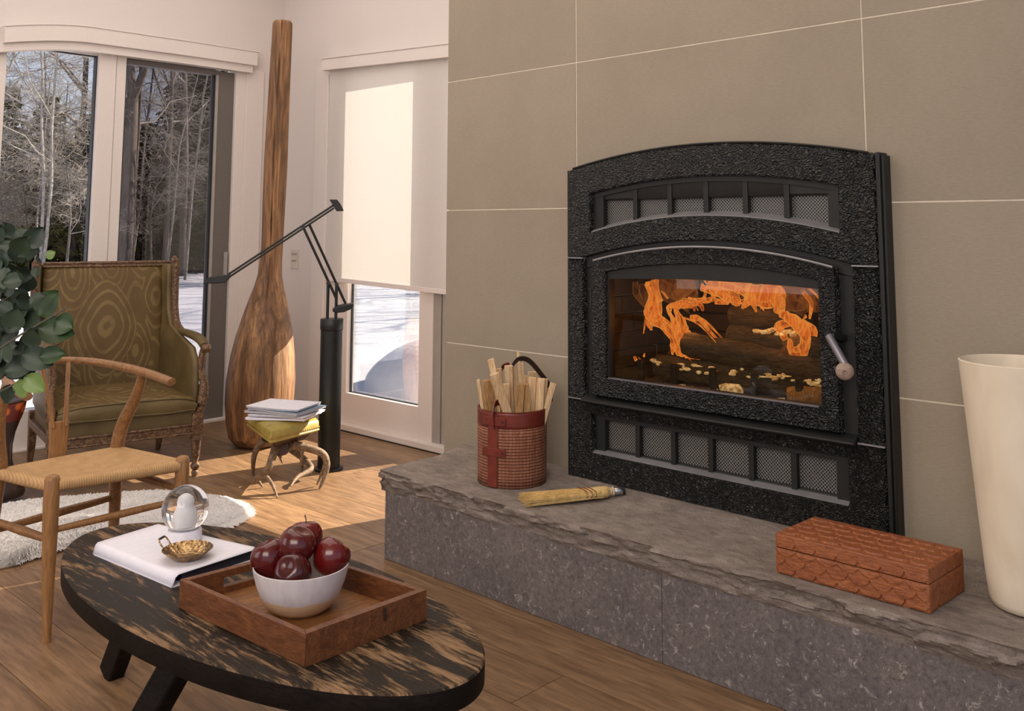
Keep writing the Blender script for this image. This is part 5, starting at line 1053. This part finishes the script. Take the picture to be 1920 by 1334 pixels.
# ---- bare trees
def bare(seed, h, r, levels=4, spread=.55, fork=None, mat='bark_grey', twig='twig_pale', dens=1.0):
    rr = random.Random(seed); tb_, bb = B(), B()
    def tube(b, pts, rad, n): 
        ids = []
        for i, p in enumerate(pts):
            a = (pts[min(i+1, len(pts)-1)]-pts[max(i-1, 0)]).normalized(); sd = a.cross(V(.3, .9, .2)).normalized(); uu = sd.cross(a); q = len(b.v)
            b.v += [p+(sd*math.cos(6.283*k/n)+uu*math.sin(6.283*k/n))*rad[i] for k in range(n)]; ids.append(q)
        for p, q in zip(ids, ids[1:]):
            for k in range(n): b.f.append((p+k, p+(k+1) % n, q+(k+1) % n, q+k))
    def grow(p, d, L_, rad, lv):
        n = 7 if lv == 0 else 5 if lv < 3 else 3; pts = [p]; dd = d.copy(); w = .05 if lv == 0 else .22
        for i in range(n): dd = (dd+V(rr.gauss(0, w), rr.gauss(0, w), rr.gauss(0, w)+(.05 if lv else .0)-(.03*lv if lv > 1 else 0))).normalized(); pts.append(pts[-1]+dd*(L_/n))
        rad_ = [max(.004, rad*(1-.75*i/n)) for i in range(n+1)]; tube(tb_ if lv == 0 else bb, pts, rad_, 10 if lv == 0 else 4 if lv < 3 else 3)
        if lv >= levels: return
        m = int((9, 6, 5, 4, 3)[lv]*dens)
        for k in range(m):
            s = rr.uniform(.32 if lv == 0 else .15, .98); i = min(n-1, int(s*n)); q = pts[i].lerp(pts[i+1], s*n-i); side = V(rr.gauss(0, 1), rr.gauss(0, 1), rr.gauss(0, .25)).normalized(); nd = (dd*rr.uniform(.2, .9)+side*rr.uniform(.6, 1.2)).normalized()
            grow(q, nd, L_*rr.uniform(.3, .55), rad_[i]*.55, lv+1)
    if fork:
        pts = [V(0, 0, 0), V(.02, 0, fork*.5), V(0, 0, fork)]; tube(tb_, pts, [r*1.15, r, r*.95], 12); grow(V(0, 0, fork-.1), V(.28, -.26, 1).normalized(), h-fork, r*.62, 0); grow(V(0, 0, fork-.1), V(-.04, .05, 1).normalized(), h-fork, r*.66, 0)
    else: grow(V(0, 0, 0), V(rr.uniform(-.04, .04), rr.uniform(-.04, .04), 1).normalized(), h, r, 0)
    return tb_, bb, mat, twig
def put_tree(proto, x, y, rz, s, label, group=None):
    t = thing('bare_tree', (x, y, gz(x, y)-.05), label, 'tree', group); t.rotation_euler.z = rz; t.scale = (s, s, s)
    for m, nm in zip(proto, ('trunk', 'branches')):
        o = bpy.data.objects.new(nm, m); C.objects.link(o); o.parent = t
        if nm == 'branches': o['kind'] = 'stuff'
def meshes(tb_, bb, mat, twig):
    out_ = []
    for b, m, nm in ((tb_, mat, 'trunk'), (bb, twig, 'branches')):
        me = bpy.data.meshes.new(nm); me.from_pydata([tuple(v) for v in b.v], [], b.f); me.materials.append(MT[m]); me.shade_smooth(); out_.append(me)
    return out_
big = meshes(*bare(5, 13, .17, 4, fork=4.9)); m1 = meshes(*bare(11, 12, .12, 4, mat='bark_dark', twig='bark_grey')); m2 = meshes(*bare(23, 11, .10, 4)); m3 = meshes(*bare(31, 9, .045, 4, mat='twig_pale', dens=.8)); m4 = meshes(*bare(47, 5.5, .05, 4, dens=1.25)); m5 = meshes(*bare(59, 3.0, .03, 3, mat='bark_dark', twig='bark_grey', dens=1.5))
put_tree(big, 10.9, 23.95, 0, 1.0, 'big grey trunk forking high up, right beside the window mullion')
put_tree(m1, 12.3, 31.0, .5, 1.1, 'tall dark straight trunk in the middle of the left window pane')
put_tree(m1, 16.4, 32.5, 2.2, 1.0, 'tall dark trunk in the middle of the screened door view')
put_tree(m2, 14.4, 27.6, 1.0, 1.15, 'grey tree with pale tangled branches towards the right of the door view')
put_tree(m3, 13.3, 25.3, 4.0, 1.05, 'pale slender tree with curling branches near the right edge of the door view')
put_tree(m3, 9.0, 24.3, 2.0, 1.0, 'thin pale leaning sapling in the left window pane')
wl_ = 'bare grey tree in the winter woods beyond the snow'; wg = 'bare trees in the winter woods'
rt_ = random.Random(4)
for i in range(30):
    a = math.radians(rt_.uniform(17, 36)); d = rt_.uniform(31, 52) if i > 14 else rt_.uniform(25, 34)
    put_tree([m1, m2, m2, m3, m4, m4][rt_.randrange(6)] if i > 14 else [m4, m4, m2, m3][i % 4], d*math.sin(a), d*math.cos(a), rt_.uniform(0, 6), rt_.uniform(.7, 1.05), wl_, wg)
sl, sg = 'low leafless shrub at the edge of the winter woods', 'leafless shrubs along the wood edge'
for i in range(34):
    a = math.radians(rt_.uniform(17, 36)); d = rt_.uniform(25.5, 42); t = thing('shrub', (d*math.sin(a), d*math.cos(a), gz(d*math.sin(a), d*math.cos(a))-.05), sl, 'shrub', sg); t.rotation_euler.z = rt_.uniform(0, 6); s = rt_.uniform(.6, 1.2); t.scale = (s, s, s)
    for mm, nm in zip(m5, ('stem', 'twigs')):
        o = bpy.data.objects.new(nm, mm); C.objects.link(o); o.parent = t
        if nm == 'twigs': o['kind'] = 'stuff'
# ---- evergreens
def evergreen(seed, h, rad, mat):
    rr = random.Random(seed); tr_ = B(); tr_.lathe([(.11, 0), (.08, h*.5), (.015, h)], (0, 0, 0), 8); b = B()
    nl = int(h*5)
    for l in range(nl):
        z = .25+(h-.3)*l/nl; R_ = rad*(1-(l/nl))**.8+.12
        for k in range(9):
            a = rr.uniform(0, 6.283); L_ = R_*rr.uniform(.65, 1.1); d = V(math.cos(a), math.sin(a), 0); s_ = V(-d.y, d.x, 0); droop = rr.uniform(.15, .45)
            for m in range(11):
                q = m/10; p = d*(L_*q)+V(0, 0, z-droop*L_*q*q+.1*q*L_)
                for sg_ in (-1, 1):
                    w = .20*(1-.5*q)*rr.uniform(.6, 1.3); e = p+s_*sg_*w+d*w*.7+V(0, 0, rr.uniform(-.12, .03)); f_ = p+d*.07+V(0, 0, .02); g_ = e-d*.05+V(0, 0, -.03)
                    i0 = len(b.v); b.v += [p, f_, e, g_]; b.f.append((i0, i0+1, i0+2, i0+3))
    return tr_, b, 'bark_dark', mat
e1 = meshes(*evergreen(2, 5.6, 1.5, 'needles_green')); e2 = meshes(*evergreen(3, 7.6, 1.7, 'needles')); e3 = meshes(*evergreen(9, 5.0, 1.6, 'needles'))
def put_ever(pr, x, y, s, label, group=None, sz=None):
    t = thing('evergreen_tree', (x, y, gz(x, y)-.1), label, 'tree', group); t.rotation_euler.z = x*7 % 6; t.scale = (s, s, sz or s)
    for m, nm in zip(pr, ('trunk', 'foliage')):
        o = bpy.data.objects.new(nm, m); C.objects.link(o); o.parent = t
        if nm == 'foliage': o['kind'] = 'stuff'
put_ever(e1, 10.9, 33.0, 1.15, 'olive-green evergreen at the far left of the woods')
put_ever(e1, 9.6, 31.0, 1.0, 'smaller sunlit evergreen at the left edge of the left window')
put_ever(e3, 12.9, 34.5, 1.0, 'dark evergreen between the bare trees of the left pane')
put_ever(e2, 17.6, 33.5, 1.12, 'tall dark evergreen at the right side of the door view')
el, eg = 'dark evergreen standing deep in the winter woods', 'dark evergreens in the woods'
for i in range(34):
    a = math.radians(17+19*(i+.5)/34+rt_.uniform(-.4, .4)); d = rt_.uniform(33.5, 42); tall = a > math.radians(26.5)
    put_ever((e2 if tall and i % 2 else e3 if i % 3 else e1), d*math.sin(a), d*math.cos(a), rt_.uniform(.85, 1.15)*(1.1 if tall else .95), el, eg)
# trees standing to the right of the view throw long shadows over the snow
for i, (x, y) in enumerate(((24, 13), (27, 8), (30, 15), (22, 9.5), (33, 11), (26, 17.5), (29, 4))):
    put_tree([m1, m2][i % 2], x, y, i*1.3, .9, 'bare tree out to the right whose shadow streaks the snow', 'bare trees right of the house')
